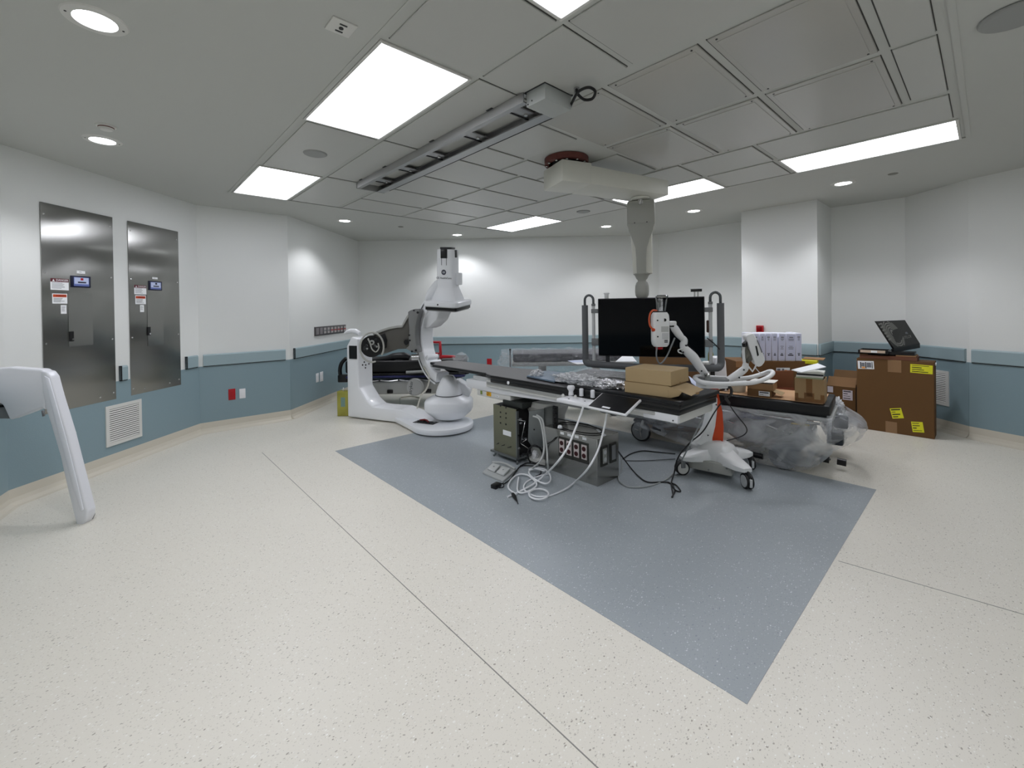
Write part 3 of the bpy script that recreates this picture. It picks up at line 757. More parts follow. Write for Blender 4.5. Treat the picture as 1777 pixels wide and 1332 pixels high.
# ------------------------------------------------------------------ big display with bumpers
t = thing('display_monitor', (cc.x, cc.y, 1.0), 'large switched-off black display with grey bumper rails hanging under the boom', 'monitor')
FD = FC.copy(); mid = (DL + DR) / 2; FD.translation = (mid.x, mid.y, 0)
SCR = mat('dark_display_glass', (.0006, .0009, .0022, 1), .08, spec=.25)
MB().box((-.513, 0, 1.054), (.513, .045, 1.652), BLK, bev=.006, M=FD).build('bezel', t)
MB().box((-.504, -.002, 1.064), (.504, .002, 1.643), SCR, M=FD).build('screen', t)
MB().box((-.36, .045, 1.14), (.36, .085, 1.56), DPL, bev=.01, M=FD).build('rear_housing', t)
BUMP = mat('grey_foam_bumper', srgb(98, 100, 102), .6)
POST = mat('post_white', srgb(205, 207, 208), .35)
for s in (-1, 1):
    xp = s * .565
    MB().cyl(FD @ Vector((xp, .03, 1.0)), FD @ Vector((xp, .03, 1.60)), .017, .017, POST, n=16).build('side_post', t)
    MB().cyl(FD @ Vector((xp, .03, 1.575)), FD @ Vector((xp, .03, 1.60)), .021, .021, GPL, n=16).build('post_collar', t)
    arc = [(xp, 1.60)] + [(xp + s * .045 - s * .045 * math.cos(a), 1.64 + .05 * math.sin(a)) for a in [PI * k / 8 for k in range(9)]] + [(xp + s * .09, 1.57)]
    MB().tube([FD @ Vector((x, .03, z)) for x, z in arc], .013, mat('bent_tube_grey', srgb(96, 99, 102), .25, metal=.6), n=12).build('hook_tube', t)
    MB().cyl(FD @ Vector((xp + s * .09, .03, 1.0)), FD @ Vector((xp + s * .09, .03, 1.585)), .033, .033, BUMP, n=20).build('side_bumper', t)
    MB().box((xp - .052 if s > 0 else xp - .02, .0, 1.50), (xp + .02 if s > 0 else xp + .052, .06, 1.545), GPL, bev=.004, M=FD).build('clamp', t)
    MB().box((xp - .052 if s > 0 else xp - .02, .0, 1.16), (xp + .02 if s > 0 else xp + .052, .06, 1.235), GPL, bev=.004, M=FD).build('clamp', t)
bar = [FD @ Vector(p) for p in ((-.655, .03, 1.04), (-.652, .025, .995), (-.63, .0, .975), (-.56, -.03, .968), (0, -.06, .955), (.56, -.03, .962), (.63, .0, .97), (.652, .025, .995), (.655, .03, 1.04))]
MB().tube(bar, .034, BUMP, n=14, smoothing=3).build('lower_bumper', t)
MB().box((-.44, .01, .975), (-.40, .05, 1.07), DPL, M=FD).build('lower_bracket', t)
MB().box((.40, .01, .975), (.44, .05, 1.07), DPL, M=FD).build('lower_bracket', t)
mb = MB(); mb.box((.39, -.01, 1.70), (.49, .05, 1.725), BLK, bev=.003, M=FD); mb.box((.385, -.012, 1.725), (.495, .052, 1.737), WPL, bev=.003, M=FD)
mb.build('camera_bar', t)
mb = MB()
for x in (.425, .455): mb.cyl(FD @ Vector((x, .02, 1.65)), FD @ Vector((x, .02, 1.70)), .007, .007, STEEL, n=10)
mb.build('camera_stem', t)
MB().box((-.445, .0, 1.652), (-.405, .04, 1.70), POST, bev=.006, M=FD).build('sensor_block', t)
MB().box((-.452, -.008, 1.698), (-.395, .045, 1.712), WPL, bev=.004, M=FD).build('sensor_cap', t)
MB().box((.53, .02, 1.30), (.56, .06, 1.42), mat('brown_cable_bundle', srgb(70, 44, 34), .6), bev=.01, M=FD).build('cable_bundle', t)
MB().tube([FD @ Vector(p) for p in ((.53, -.0, 1.25), (.59, -.01, 1.20), (.64, -.0, 1.14))], .005, BLK).build('cable', t)

# ------------------------------------------------------------------ floor-standing x-ray C-arm
GW = mat('gantry_white', srgb(236, 238, 241), .3, coat=.25)
GG = mat('gantry_bare_grey', srgb(128, 129, 128), .5)
GD = mat('gantry_dark_taupe', srgb(84, 82, 77), .45)
G0 = Vector((2.5, 6.32, 0)); ge = Vector((.39, -.92, 0)).normalized(); gn = Vector((-ge.y, ge.x, 0))
if gn.dot(G0) < 0: gn = -gn                        # away from the camera
t = thing('xray_c_arm', (3.0, 5.4, 0), 'white floor-mounted x-ray C-arm with exposed pivot arm, standing past the table head', 'x-ray machine')
GR = t
def gp(s, dpt, z): return G0 + ge * s + gn * dpt + Vector((0, 0, z))
wd_ = .30
mb = MB()
mb.prism([gp(0, 0, .02), gp(.95, 0, .02), gp(1.12, 0, .02), gp(1.38, 0, .02), gp(1.46, 0, .085), gp(1.22, 0, .135), gp(.95, 0, .205), gp(.62, 0, .20), gp(.47, 0, .205), gp(.36, 0, .28), gp(.216, 0, .46), gp(.216, 0, 1.16), gp(.10, 0, 1.19), gp(0, 0, 1.05)], gn * wd_, GW, bev=.02, seg=3)
mb.build('stand', t)
mb = MB(); mb.lathe([(.0001, .0885), (.34, .088), (.385, .080), (.398, .065), (.398, .022)], (3.17, 4.85, 0), GW, n=56); mb.build('round_foot', t)
fc3 = Vector((3.17, 4.85, 0)); cpts = [fc3 + Vector((math.cos(a), math.sin(a), 0)) * .402 for a in [2 * PI * k / 64 for k in range(64)]] + [gp(.86, 0, 0), gp(.80, wd_, 0), gp(1.0, 0, 0)]
cpts.sort(key=lambda p: (p.x, p.y))
def half(ps):
    h = []
    for p in ps:
        while len(h) > 1 and (h[-1].x - h[-2].x) * (p.y - h[-2].y) - (h[-1].y - h[-2].y) * (p.x - h[-2].x) <= 1e-9: h.pop()
        h.append(p)
    return h
hull = half(cpts)[:-1] + half(cpts[::-1])[:-1]
mb = MB(); mb.prism([Vector((p.x, p.y, .024)) for p in hull], (0, 0, .062), GW, bev=.012, seg=2); mb.build('foot_skirt', t)
mb = MB(); mb.lathe([(.385, .03), (.39, .012), (.375, .0)], (3.17, 4.85, 0), GPL, n=56); mb.build('floor_ring', t)
# open service slot in the foot
FS = frame((3.0, 4.99, 0), ge)
MB().box((-.16, -.065, .08), (.16, .065, .0905), BLK, M=FS).build('service_opening', t)
R = random.Random(4)
mb = MB()
for k in range(14):
    x, y = R.uniform(-.15, .13), R.uniform(-.055, .05)
    mb.box((x, y, .088), (x + R.uniform(.01, .04), y + R.uniform(.005, .02), .088 + R.uniform(.005, .02)), R.choice([DPL, GPL, DPL, STEEL]), M=FS)
mb.build('drive_parts', t)['kind'] = 'stuff'
MB().tube([FS @ Vector(p) for p in ((-.12, .03, .098), (-.05, .045, .11), (.0, .03, .108), (.04, .0, .1))], .011, mat('dark_red_loom', srgb(120, 30, 34), .5)).build('red_wire_loom', t)
# top of the column: cap, black port, pivot housing with exposed innards
mb = MB(); mb.tube([gp(-.14, .12, 1.235), gp(-.05, .12, 1.262), gp(.06, .12, 1.262), gp(.14, .12, 1.225)], [.02, .034, .038, .03], GW, n=12, smoothing=3); mb.build('loose_top_cover', t)
MB().box((.06, -.012, .87), (.20, .002, 1.06), BLK, M=frame(G0, ge)).build('cable_port', t)
PC = dep(645.5, 601, 6.06)
pd = (Vector((3.25, 5.42, 0)) - Vector((PC.x, PC.y, 0))).normalized()       # pivot arm runs this way
FP = frame(PC, pd)
mb = MB()
def dpz(px, py, d): return dep(px, py, d)
# exposed drive end: dark bowl with ring hose and motor bits
nrm = Vector((-PC.x, -PC.y, 0)).normalized()
def disc(c, r, th, m, name, parent, n=32, r1=None):
    return MB().cyl(c, c + nrm * th, r, r1 if r1 is not None else r, m, n=n).build(name, parent)
disc(PC - nrm * .16, .15, .15, BLK, 'pivot_bearing', t)
hub = MB(); R = random.Random(12)
u_ = Vector((-nrm.y, nrm.x, 0))
for k in range(26):
    a, r_ = R.uniform(0, 2 * PI), R.uniform(.02, .115)
    p = PC + u_ * math.cos(a) * r_ + Vector((0, 0, 1)) * math.sin(a) * r_ * 1.1
    h = R.uniform(.012, .05)
    hub.cyl(p, p + nrm * h, R.uniform(.006, .02), None, R.choice([DPL, GPL, BLK, DPL, STEEL]), n=8)
hub.build('motor_parts', t)['kind'] = 'stuff'
disc(PC + u_ * -.0 + Vector((0, 0, .06)), .035, .07, STEEL, 'pulley', t, 20); disc(PC + Vector((0, 0, .06)) + nrm * .07, .014, .004, BLK, 'pulley_hub', t, 14)
loop = [PC + nrm * .06 + u_ * math.cos(a) * .155 + Vector((0, 0, math.sin(a) * .205 - .005)) for a in [2 * PI * k / 28 - .6 for k in range(26)]]
MB().tube(loop, .013, mat('pale_hose', srgb(178, 178, 172), .45), n=10).build('ring_hose', t)
lp2 = [PC + nrm * .07 + u_ * x + Vector((0, 0, z)) for x, z in ((-.05, .12), (-.02, .04), (.0, -.03), (.05, -.07), (.09, -.02), (.08, .05))]
MB().tube(lp2, .009, mat('pale_hose', (1, 1, 1)), n=8, smoothing=4).build('inner_hose', t)
for px, py in ((632, 628), (634.5, 633), (629, 633), (640, 631), (634, 638)):
    c = gp(0, 0, 0); p = onv(px, py, (gp(.216, 0, 0).x, gp(.216, 0, 0).y), (gp(.216, .3, 0).x, gp(.216, .3, 0).y))
    MB().cyl(p - ge * .001, p + ge * .004, .012, .012, BLK, n=10).build('bolt_hole', t)
# cranked pivot arm
A0 = dep(648, 590, 6.15); B0 = dep(728, 575, 6.02)
def arm(pts, m, name, th=.20, off=0.0, bev=.012):
    ab = (Vector((B0.x, B0.y)) - Vector((A0.x, A0.y))); nn = Vector((-ab.y, ab.x, 0)).normalized()
    if nn.dot(Vector((A0.x, A0.y, 0))) < 0: nn = -nn
    P3 = [onv(px, py, (A0.x, A0.y), (B0.x, B0.y)) + nn * off for px, py in pts]
    mb = MB(); mb.prism(P3, nn * th, m, bev=bev); return mb.build(name, GR), P3, nn
arm([(648, 579), (662, 573), (676, 568.5), (690, 566), (697, 566), (704, 558), (709, 549), (711, 600), (705, 605), (690, 605.5), (679, 608), (665, 613), (656, 616), (650, 608)], GD, 'pivot_arm', th=.22)
arm([(648, 577.5), (662, 571.5), (676, 567), (690, 564.5), (698, 564), (706, 549), (711, 543), (712, 546.5), (706, 556), (699, 568), (690, 568.5), (676, 571), (662, 576), (649, 581.5)], mat('arm_edge_grey', srgb(168, 168, 164), .4), 'arm_upper_lip', th=.25, off=-.02, bev=.004)
o_, P3, nn = arm([(709.5, 541), (714, 538), (723, 535.5), (729, 536), (731, 538), (726, 551), (723, 566), (722.5, 582), (724, 600), (728, 611), (722, 612), (716, 610), (706, 604), (711.5, 599), (711, 585), (712, 575)], GG, 'arc_carriage', th=.16, off=-.04)
arm([(659, 582), (668, 578), (672, 590), (671, 603), (663, 607), (658, 598)], BLK, 'arm_recess', th=.01, off=-.006, bev=.002)
for px, py, r in ((707.5, 593, .038), (712.5, 581, .012), (713.5, 590, .012), (717, 609, .014), (724, 607, .016), (720.5, 538.5, .012), (727, 542, .016)):
    p = onv(px, py, (A0.x, A0.y), (B0.x, B0.y)) - nn * .046
    MB().cyl(p, p + nn * .01, r, r, BLK, n=18).build('bolt_hole', t)
p = onv(722, 619, (A0.x, A0.y), (B0.x, B0.y))
MB().cyl(p - pd * .05 - nn * .03, p + pd * .05 - nn * .03, .042, .042, STEEL, n=20).build('roller', t)
# the arc, in a vertical plane parallel to the table
AC = Vector((3.31, 4.94, 1.17)); TLT = Matrix.Translation(AC) @ Matrix.Rotation(math.radians(0), 4, 'X') @ Matrix.Translation(-AC)
def arcpt(a, r, x): return Vector((x, AC.y + r * math.cos(a), AC.z + r * math.sin(a)))
a0, a1 = math.radians(58), math.radians(-80); NA = 40
def arcbody(prof, m, name, a0=a0, a1=a1, bevel=False):
    mb = MB(); i = mb._mi(m); rings = []
    for k in range(NA + 1):
        a = a0 + (a1 - a0) * k / NA
        rings.append([mb.bm.verts.new(arcpt(a, r, x)) for x, r in prof])
    n = len(prof)
    for A, B in zip(rings, rings[1:]):
        for j in range(n):
            f = mb.bm.faces.new([A[j], A[(j + 1) % n], B[(j + 1) % n], B[j]]); f.smooth = True
    mb.bm.faces.new(rings[0]); mb.bm.faces.new(rings[-1][::-1])
    return mb.build(name, GR, sharp=30)
arcbody([(3.20, .585), (3.205, .60), (3.395, .60), (3.40, .585), (3.40, .48), (3.385, .47), (3.215, .47), (3.20, .48)], GW, 'c_arc')
arcbody([(3.192, .598), (3.192, .612), (3.408, .612), (3.408, .598)], GPL, 'arc_outer_track')
arcbody([(3.186, .604), (3.186, .624), (3.20, .624), (3.20, .604)], GW, 'arc_cable_channel')
# knuckles on the inner face near the tube
for a in (-38, -52):
    aa = math.radians(a); c = arcpt(aa, .455, 3.3)
    MB().box((-.09, -.05, -.03), (.09, .05, .03), GW, bev=.015, M=Matrix.Translation(c) @ Matrix.Rotation(aa, 4, 'X')).build('arc_inner_cover', t)
# x-ray tube housing at the foot of the arc
tc = Vector((3.29, 4.87, 0))
FT = frame(tc, Vector((.738, -.674, 0)))
mb = MB(); mb.lathe([(.0001, .10), (.10, .10), (.20, .135), (.30, .225), (.315, .25), (.318, .345), (.30, .375), (.21, .42), (.19, .425), (.0001, .43)], (0, 0, 0), GW, n=48, M=FT @ Matrix.Diagonal((1, .86, 1, 1)), sq=2.9)
mb.build('tube_housing', t)
mb = MB(); mb.lathe([(.174, .415), (.174, .44), (.170, .47), (.148, .54), (.118, .60), (.088, .65), (.068, .678), (.05, .686), (.0001, .688)], (0, 0, 0), GW, n=40, M=FT); mb.build('tube_dome', t)
mb = MB(); mb.lathe([(.182, .425), (.182, .437), (.172, .437)], (0, 0, 0), GPL, n=40, M=FT); mb.build('dome_seam', t)
mb = MB(); mb.prism([FT @ Vector(p) for p in ((.10, -.02, .36), (.26, -.02, .37), (.30, -.02, .47), (.22, -.02, .56), (.12, -.02, .62), (.05, -.02, .60))], FT.to_3x3() @ Vector((0, .26, 0)), GW, bev=.03, seg=3); mb.build('tube_shoulder', t)
# detector head: tilted a little towards the camera
dcp = dep(777, 505, 5.84)
DC = Vector((3.30, 4.87, 0))
right = Vector((.738, -.674, 0)); fw_ = Vector((.674, .738, 0))
Rt = Matrix.Translation((DC.x, DC.y, 1.62)) @ Matrix.Rotation(math.radians(7), 4, right) @ Matrix.Rotation(math.radians(1.5), 4, fw_)
FDt = Rt @ Matrix.Rotation(math.radians(-62), 4, 'Z')
def rr(hx, hy, c, z):
    """octagon-like rounded rectangle"""
    pts = []
    for sx, sy, o in ((1, 1, 0), (-1, 1, 1), (-1, -1, 2), (1, -1, 3)):
        for k in range(4):
            a = o * PI / 2 + k * PI / 6; pts.append(Vector((sx * (hx - c) + c * math.cos(a), sy * (hy - c) + c * math.sin(a), z)))
    return pts
def loft(rings, m, name, parent, M=Matrix(), cap=True, sharp=38):
    mb = MB(); i = mb._mi(m); R_ = [[mb.bm.verts.new(M @ v) for v in r] for r in rings]; n = len(R_[0])
    for A, B in zip(R_, R_[1:]):
        for j in range(n):
            f = mb.bm.faces.new([A[j], A[(j + 1) % n], B[(j + 1) % n], B[j]]); f.smooth = True
    if cap: mb.bm.faces.new(R_[0][::-1]); mb.bm.faces.new(R_[-1])
    return mb.build(name, parent, sharp=sharp)
hx, hy = .235, .235
loft([rr(hx, hy, .05, -.005), rr(hx + .012, hy + .012, .06, .01), rr(hx + .012, hy + .012, .06, .055), rr(hx, hy, .05, .07)], GW, 'detector_plate', t, FDt)
loft([rr(hx - .02, hy - .02, .03, -.06), rr(hx - .02, hy - .02, .03, -.012), rr(hx - .02, hy - .02, .03, -.004)], mat('detector_edge', srgb(150, 152, 152), .5), 'detector_cassette', t, FDt)
loft([rr(hx - .008, hy - .008, .03, -.045), rr(hx - .008, hy - .008, .03, -.010)], BLK, 'collision_sensor_band', t, FDt)
loft([rr(.175, .175, .05, .066), rr(.165, .165, .05, .10), rr(.125, .125, .04, .22), rr(.117, .117, .04, .25), rr(.112, .112, .035, .70), rr(.108, .108, .035, .735)], GW, 'lift_tower', t, FDt)
MB().box((-.085, -.06, .735), (.085, .05, .765), DPL, bev=.008, M=FDt).build('tower_top_mechanism', t)
MB().box((-.045, -.118, .62), (.05, -.108, .735), BLK, bev=.004, M=FDt).build('tower_cutout', t)
MB().box((.107, -.02, .63), (.116, .045, .73), BLK, bev=.004, M=FDt).build('tower_slot', t)
for x in (-.032, .038): MB().box((x - .004, -.1165, .53), (x + .004, -.111, .63), GPL, M=FDt).build('guide_groove', t)
MB().box((.11, .0, .27), (.17, .09, .43), GW, bev=.012, M=FDt).build('side_bracket', t)
for k in range(6): MB().box((-.2 + .07 * k, -hy + .010, -.035), (-.15 + .07 * k, -hy + .02, -.02), STEEL, M=FDt).build('sensor_tab', t)
# trade mark on the tower
Mt = FDt @ face_frame((0.0, -.1165, .44), (1, 0, 0), (0, 0, 1))
mb = MB(); mb.lathe([(.026, 0), (.026, .001), (.034, .001), (.034, 0)], (0, 0, 0), INK, n=32, M=Mt); mb.build('round_emblem', t)
MB().lathe([(.0001, .0006), (.026, .0006), (.026, 0)], (0, 0, 0), mat('emblem_blue_grey', srgb(84, 86, 100), .5), n=32, M=Mt).build('emblem_field', t)
text('GE', .032, Mt @ Matrix.Translation((0, 0, .0015)), PAPER, t)
text('GE HealthCare', .036, FDt @ face_frame((0.0, -.1175, .365), (1, 0, 0), (0, 0, 1)), INK, t)
MB().cyl(FDt @ Vector((-.02, -hy - .010, .03)), FDt @ Vector((-.02, -hy - .014, .03)), .011, .011, BLK, n=12).build('indicator', t)
text('INNOVA', .024, FDt @ face_frame((-.09, -hy - .0125, .03), (1, 0, 0), (0, 0, 1)), INKG, t) if False else None
# bracket from the arc to the detector head and the curved cowl behind it
mb = MB()
mb.prism([Vector((3.22, 5.30, 1.60)), Vector((3.22, 5.12, 1.69)), Vector((3.22, 4.98, 1.62)), Vector((3.22, 4.95, 1.55)), Vector((3.22, 5.05, 1.42)), Vector((3.22, 5.22, 1.33)), Vector((3.22, 5.36, 1.30)), Vector((3.22, 5.44, 1.42))], (.2, 0, 0), GW, bev=.02, seg=2)
mb.build('head_bracket', t)
mb = MB(); mb.tube([Vector((3.32, 5.40, 1.62)), Vector((3.33, 5.34, 1.76)), Vector((3.36, 5.20, 1.90)), Vector((3.38, 5.06, 1.95))], [.06, .075, .075, .05], GW, n=14, smoothing=4); mb.build('rear_cowl', t)
# feed cable from the arc to the floor
cb = [onv(735, 636, (3.2, 5.4), (3.2, 5.0)), dep(745, 655, 5.9), dep(740, 675, 5.95), dep(730, 688, 6.1), dep(717, 695, 6.15), dep(703, 697, 6.15)]
for k, z in ((4, .03), (5, .012)): cb[k].z = z
tag(MB().tube(cb + [onz(694, 693, .012), onz(700, 688.5, .012), onz(715, 687, .012), onz(730, 690, .012)], .011, mat('cream_cable', srgb(206, 204, 192), .4), n=8, smoothing=6).build('cream_cable'),
    'cream cable drooping from the C-arc to the floor behind its stand', 'cable')
# plated steel box behind the stand
yb = onz(586, 722, 0)
t = thing('plated_steel_box', yb, 'yellow-green zinc plated steel box on the floor left of the C-arm stand', 'steel box')
YZ = mat('zinc_passivated', srgb(176, 172, 84), .3, metal=.5, var=.35, vscale=5)
Fy = frame(yb, Vector((.738, -.674, 0)))
MB().box((-.005, 0, .0), (.18, .12, .37), YZ, bev=.004, M=Fy).build('box_body', t)
MB().box((.05, -.003, .14), (.115, .001, .28), mat('blue_haze_plate', srgb(120, 150, 140), .3), M=Fy).build('oval_plate', t)
MB().cyl(Fy @ Vector((.085, .02, .37)), Fy @ Vector((.085, .02, .42)), .008, .008, POST, n=8).build('stud', t)

# ------------------------------------------------------------------ shared makers
def crumple(c, rx, ry, rz, seed, amp=.25, sub=4, m=None, name='plastic', parent=None, M=None, flat=True):
    t = bmesh.new(); bmesh.ops.create_icosphere(t, subdivisions=sub, radius=1)
    for v in t.verts:
        n = v.co.normalized(); k = 1 + amp * mnoise.noise(n * 3 + Vector((seed, seed * .7, 0))) + amp * .8 * abs(mnoise.noise(n * 8 + Vector((seed, 0, seed)))) - .2 * amp
        p = Vector((n.x * rx * k, n.y * ry * k, n.z * rz * k))
        if flat: p.z = max(p.z, -rz * .45)
        v.co = p
    mb = MB(); mb._merge(t, m, (M or Matrix.Translation(Vector(c))), smooth=True); return mb.build(name, parent, sharp=50)
def carton(name, fr, w, d, h, label, cat='box', m=None, tape=True, group=None, bev=.004):
    """closed carton: fr = frame at its front left bottom corner (x along the front, y away)"""
    m = m or CARD
    t = thing(name, fr.translation, label, cat, group)
    MB().box((0, 0, 0), (w, d, h), m, bev=bev, seg=1, M=fr).build('carton_body', t)
    MB().box((.004, d / 2 - .002, h - .0005), (w - .004, d / 2 + .002, h + .0008), CARD_D, M=fr).build('flap_joint', t)
    if tape:
        MB().box((w * .42, d * 0, h + .0006), (w * .58, d, h + .0012), TAPE, M=fr).build('tape_strip', t)
    return t
def sticker(t, fr, x0, x1, z0, z1, m, name='sticker', lines_n=0, rot=0.0, ink=None, seed=1, y=-.0012):
    cx_, cz_ = (x0 + x1) / 2, (z0 + z1) / 2; w, h = (x1 - x0) / 2, (z1 - z0) / 2
    L = fr @ Matrix.Translation((cx_, y, cz_)) @ Matrix.Rotation(rot, 4, 'Y')
    s = MB().box((-w, 0, -h), (w, .0012, h), m, M=L).build(name, t)
    if lines_n:
        R = random.Random(seed); mb = MB()
        for k in range(lines_n):
            z = h * (1 - 2 * (k + .6) / (lines_n + .3)); hh = h / lines_n * R.uniform(.2, .45); a = -w * .85; b = a + 1.7 * w * R.uniform(.35, 1)
            mb.box((a, -.0006, z - hh), (b, .0002, z + hh), ink or INK, M=L)
        o = mb.build('printed_lines', s); o['kind'] = 'stuff'
    return s, L
def caster(c, r, parent, w=.03, ax=Vector((1, 0, 0)), rim=None, name='caster', fork=True):
    c = Vector(c); ax = ax.normalized()
    mb = MB(); mb.cyl(c - ax * w / 2, c + ax * w / 2, r, r, RUB, n=28); o = mb.build(name, parent)
    rm = rim or WPL2
    mb = MB(); mb.cyl(c - ax * (w / 2 + .004), c + ax * (w / 2 + .004), r * .78, r * .78, rm, n=24); mb.build('wheel_disc', o)
    if fork:
        mb = MB(); mb.box((-w * .8, -.02, r * .1), (w * .8, .02, r * 1.25), GPL, bev=.005, M=frame(c, ax)); mb.build('caster_fork', o)
    return o

# ------------------------------------------------------------------ patient table
t = thing('patient_table', (3.3, 3.3, 0), 'long grey-topped patient table with white frame and rails in the middle of the room', 'table')
TOP = mat('table_top_grey', srgb(92, 91, 92), .45, bump=.04, bscale=80)
CARB = mat('carbon_edge_black', srgb(16, 16, 18), .3)
x0, x1 = 2.985, 3.625
shape = [(x0, 1.50), (x1, 1.50), (x1, 3.62), (x1 - .05, 3.74), (x1 - .09, 5.0), (x1 - .15, 5.14), (x0 + .20, 5.16), (x0 + .19, 5.02), (x0 + .085, 4.92), (x0 + .075, 3.80), (x0 + .03, 3.72), (x0, 3.62)]
mb = MB(); mb.prism([(x, y, .812) for x, y in shape], (0, 0, .034), CARB, bev=.006); mb.build('tabletop', t)
ins = [(x0 + .008, 1.508), (x1 - .008, 1.508), (x1 - .008, 3.615), (x1 - .057, 3.735), (x1 - .097, 4.995), (x1 - .155, 5.13), (x0 + .208, 5.15), (x0 + .198, 5.015), (x0 + .093, 4.91), (x0 + .083, 3.795), (x0 + .038, 3.715), (x0 + .008, 3.615)]
mb = MB(); mb.prism([(x, y, .845) for x, y in ins], (0, 0, .003), TOP); mb.build('top_surface', t)
MB().box((x0 + .002, 1.505, .772), (x1 - .002, 3.63, .814), CARB, bev=.006).build('tabletop_side_band', t)
MB().cyl((x0 - .002, 3.34, .80), (x0 + .003, 3.34, .80), .018, .018, WPL, n=16).build('side_knob', t)
MB().box((x0 + .10, 4.22, .785), (x0 + .16, 4.36, .815), BLK, bev=.005).build('tip_bumper', t)
# white side rails with slotted accessory rail
for xx, sg in ((3.0, -1), (3.61, 1)):
    a, b = xx, xx + sg * -.03
    MB().box((min(a, b), 1.53, .715), (max(a, b), 3.72, .785), WPL2, bev=.006).build('side_beam', t)
    MB().box((min(a, a + sg * .012), 1.70, .745), (max(a, a + sg * .012), 3.70, .772), ALU, bev=.002).build('accessory_rail', t)
MB().box((3.02, 1.53, .70), (3.60, 1.60, .80), WPL2, bev=.008).build('end_beam', t)
MB().box((2.992, 1.52, .712), (3.03, 1.80, .80), WPL, bev=.008).build('end_cap', t)
MB().cyl((2.988, 1.555, .73), (2.993, 1.555, .73), .006, .006, DPL, n=8).build('cap_screw', t)
MB().cyl((2.985, 1.95, .758), (2.995, 1.95, .758), .015, .015, STEEL, n=14).build('rail_clamp', t)
mb = MB(); mb.prism([(3.02, 4.10, .66), (3.02, 4.12, .75), (3.02, 2.0, .80), (3.02, 1.9, .72), (3.02, 3.5, .65)], (.52, 0, 0), WPL, bev=.01); mb.build('lower_frame', t)
MB().box((3.05, 3.70, .755), (3.55, 4.02, .80), mat('frosted_grey_cover', srgb(188, 190, 190), .4), bev=.006).build('frosted_cover', t)
MB().box((3.03, 3.36, .585), (3.50, 3.93, .665), WPL2, bev=.015).build('carriage_box', t)
FL = frame((3.029, 3.90, .60), (0, -1, 0))
s, L = sticker(t, FL, .15, .23, .005, .05, mat('amber_label', srgb(226, 168, 20), .5), 'amber_warning_label', 3, seed=3)
s, L = sticker(t, FL, .04, .075, .008, .048, mat('green_triangle', srgb(120, 140, 60), .5), 'triangle_label')
s, L = sticker(t, FL, .30, .36, .015, .03, PAPER, 'type_label', 1, ink=INKG)
mb = MB(); mb.lathe([(.17, .60), (.19, .55), (.155, .45), (.15, .06), (.20, .03), (.21, 0)], (3.33, 3.12, 0), WPL2, n=32, sq=4, M=None); mb.build('pedestal', t)

# black pad at the foot end
pad = thing('black_pad', (3.3, 1.9, .848), 'thin black vinyl pad under the two kraft boxes at the table foot', 'mattress')
mb = MB(); mb.prism([(x0 - .0, 1.49, .849), (x1 + .01, 1.49, .849), (x1 + .01, 2.55, .849), (x0 + .02, 2.55, .849)], (0, 0, .026), MATTR, bev=.008); mb.build('pad_body', pad)
MB().box((x0 + .0, 1.487, .845), (x1 + .01, 1.492, .868), RUB).build('pad_piping', pad)

# two small kraft boxes, one open flap
fa, fb_ = Vector((3.03, 1.985, .876)), Vector((3.055, 1.625, .876))
FB1 = frame(fa, fb_ - fa)
w1 = (fb_ - fa).length
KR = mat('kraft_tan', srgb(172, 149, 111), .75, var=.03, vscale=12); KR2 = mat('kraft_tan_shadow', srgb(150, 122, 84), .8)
t = thing('kraft_box', fa, 'lower kraft box on the black pad with its end flap folded open', 'box', 'kraft boxes on the table')
MB().box((0, 0, 0), (w1, .30, .088), KR, bev=.002, seg=1, M=FB1).build('carton_body', t)
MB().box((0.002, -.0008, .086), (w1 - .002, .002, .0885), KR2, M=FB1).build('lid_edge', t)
mb = MB(); mb.prism([FB1 @ Vector(p) for p in ((w1, .01, .085), (w1, .29, .087), (w1 + .16, .27, .045), (w1 + .165, .02, .035))], (0, 0, -.003), KR); mb.build('open_flap', t)
mb = MB(); mb.prism([FB1 @ Vector(p) for p in ((w1, -.001, .086), (w1 + .10, .01, .052), (w1 + .075, .01, .02), (w1 + .02, .0, .002), (w1, -.001, .001))], FB1.to_3x3() @ Vector((0, .003, 0)), KR); mb.build('dust_flap', t)
MB().box((w1 + .15, .12, .028), (w1 + .17, .16, .042), KR2, M=FB1).build('flap_tab', t)
t = thing('kraft_box', fa + Vector((0, 0, .09)), 'upper kraft box with closed lid, stacked on the open-flapped one', 'box', 'kraft boxes on the table')
F2 = FB1 @ Matrix.Translation((.003, .01, .0895)) @ Matrix.Rotation(math.radians(-1.5), 4, 'Z')
MB().box((0, 0, 0), (w1 + .02, .31, .108), KR, bev=.002, seg=1, M=F2).build('carton_body', t)
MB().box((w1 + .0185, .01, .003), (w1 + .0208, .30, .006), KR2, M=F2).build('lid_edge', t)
MB().box((w1 + .019, .14, .0), (w1 + .022, .165, .012), KR2, M=F2).build('thumb_notch', t)

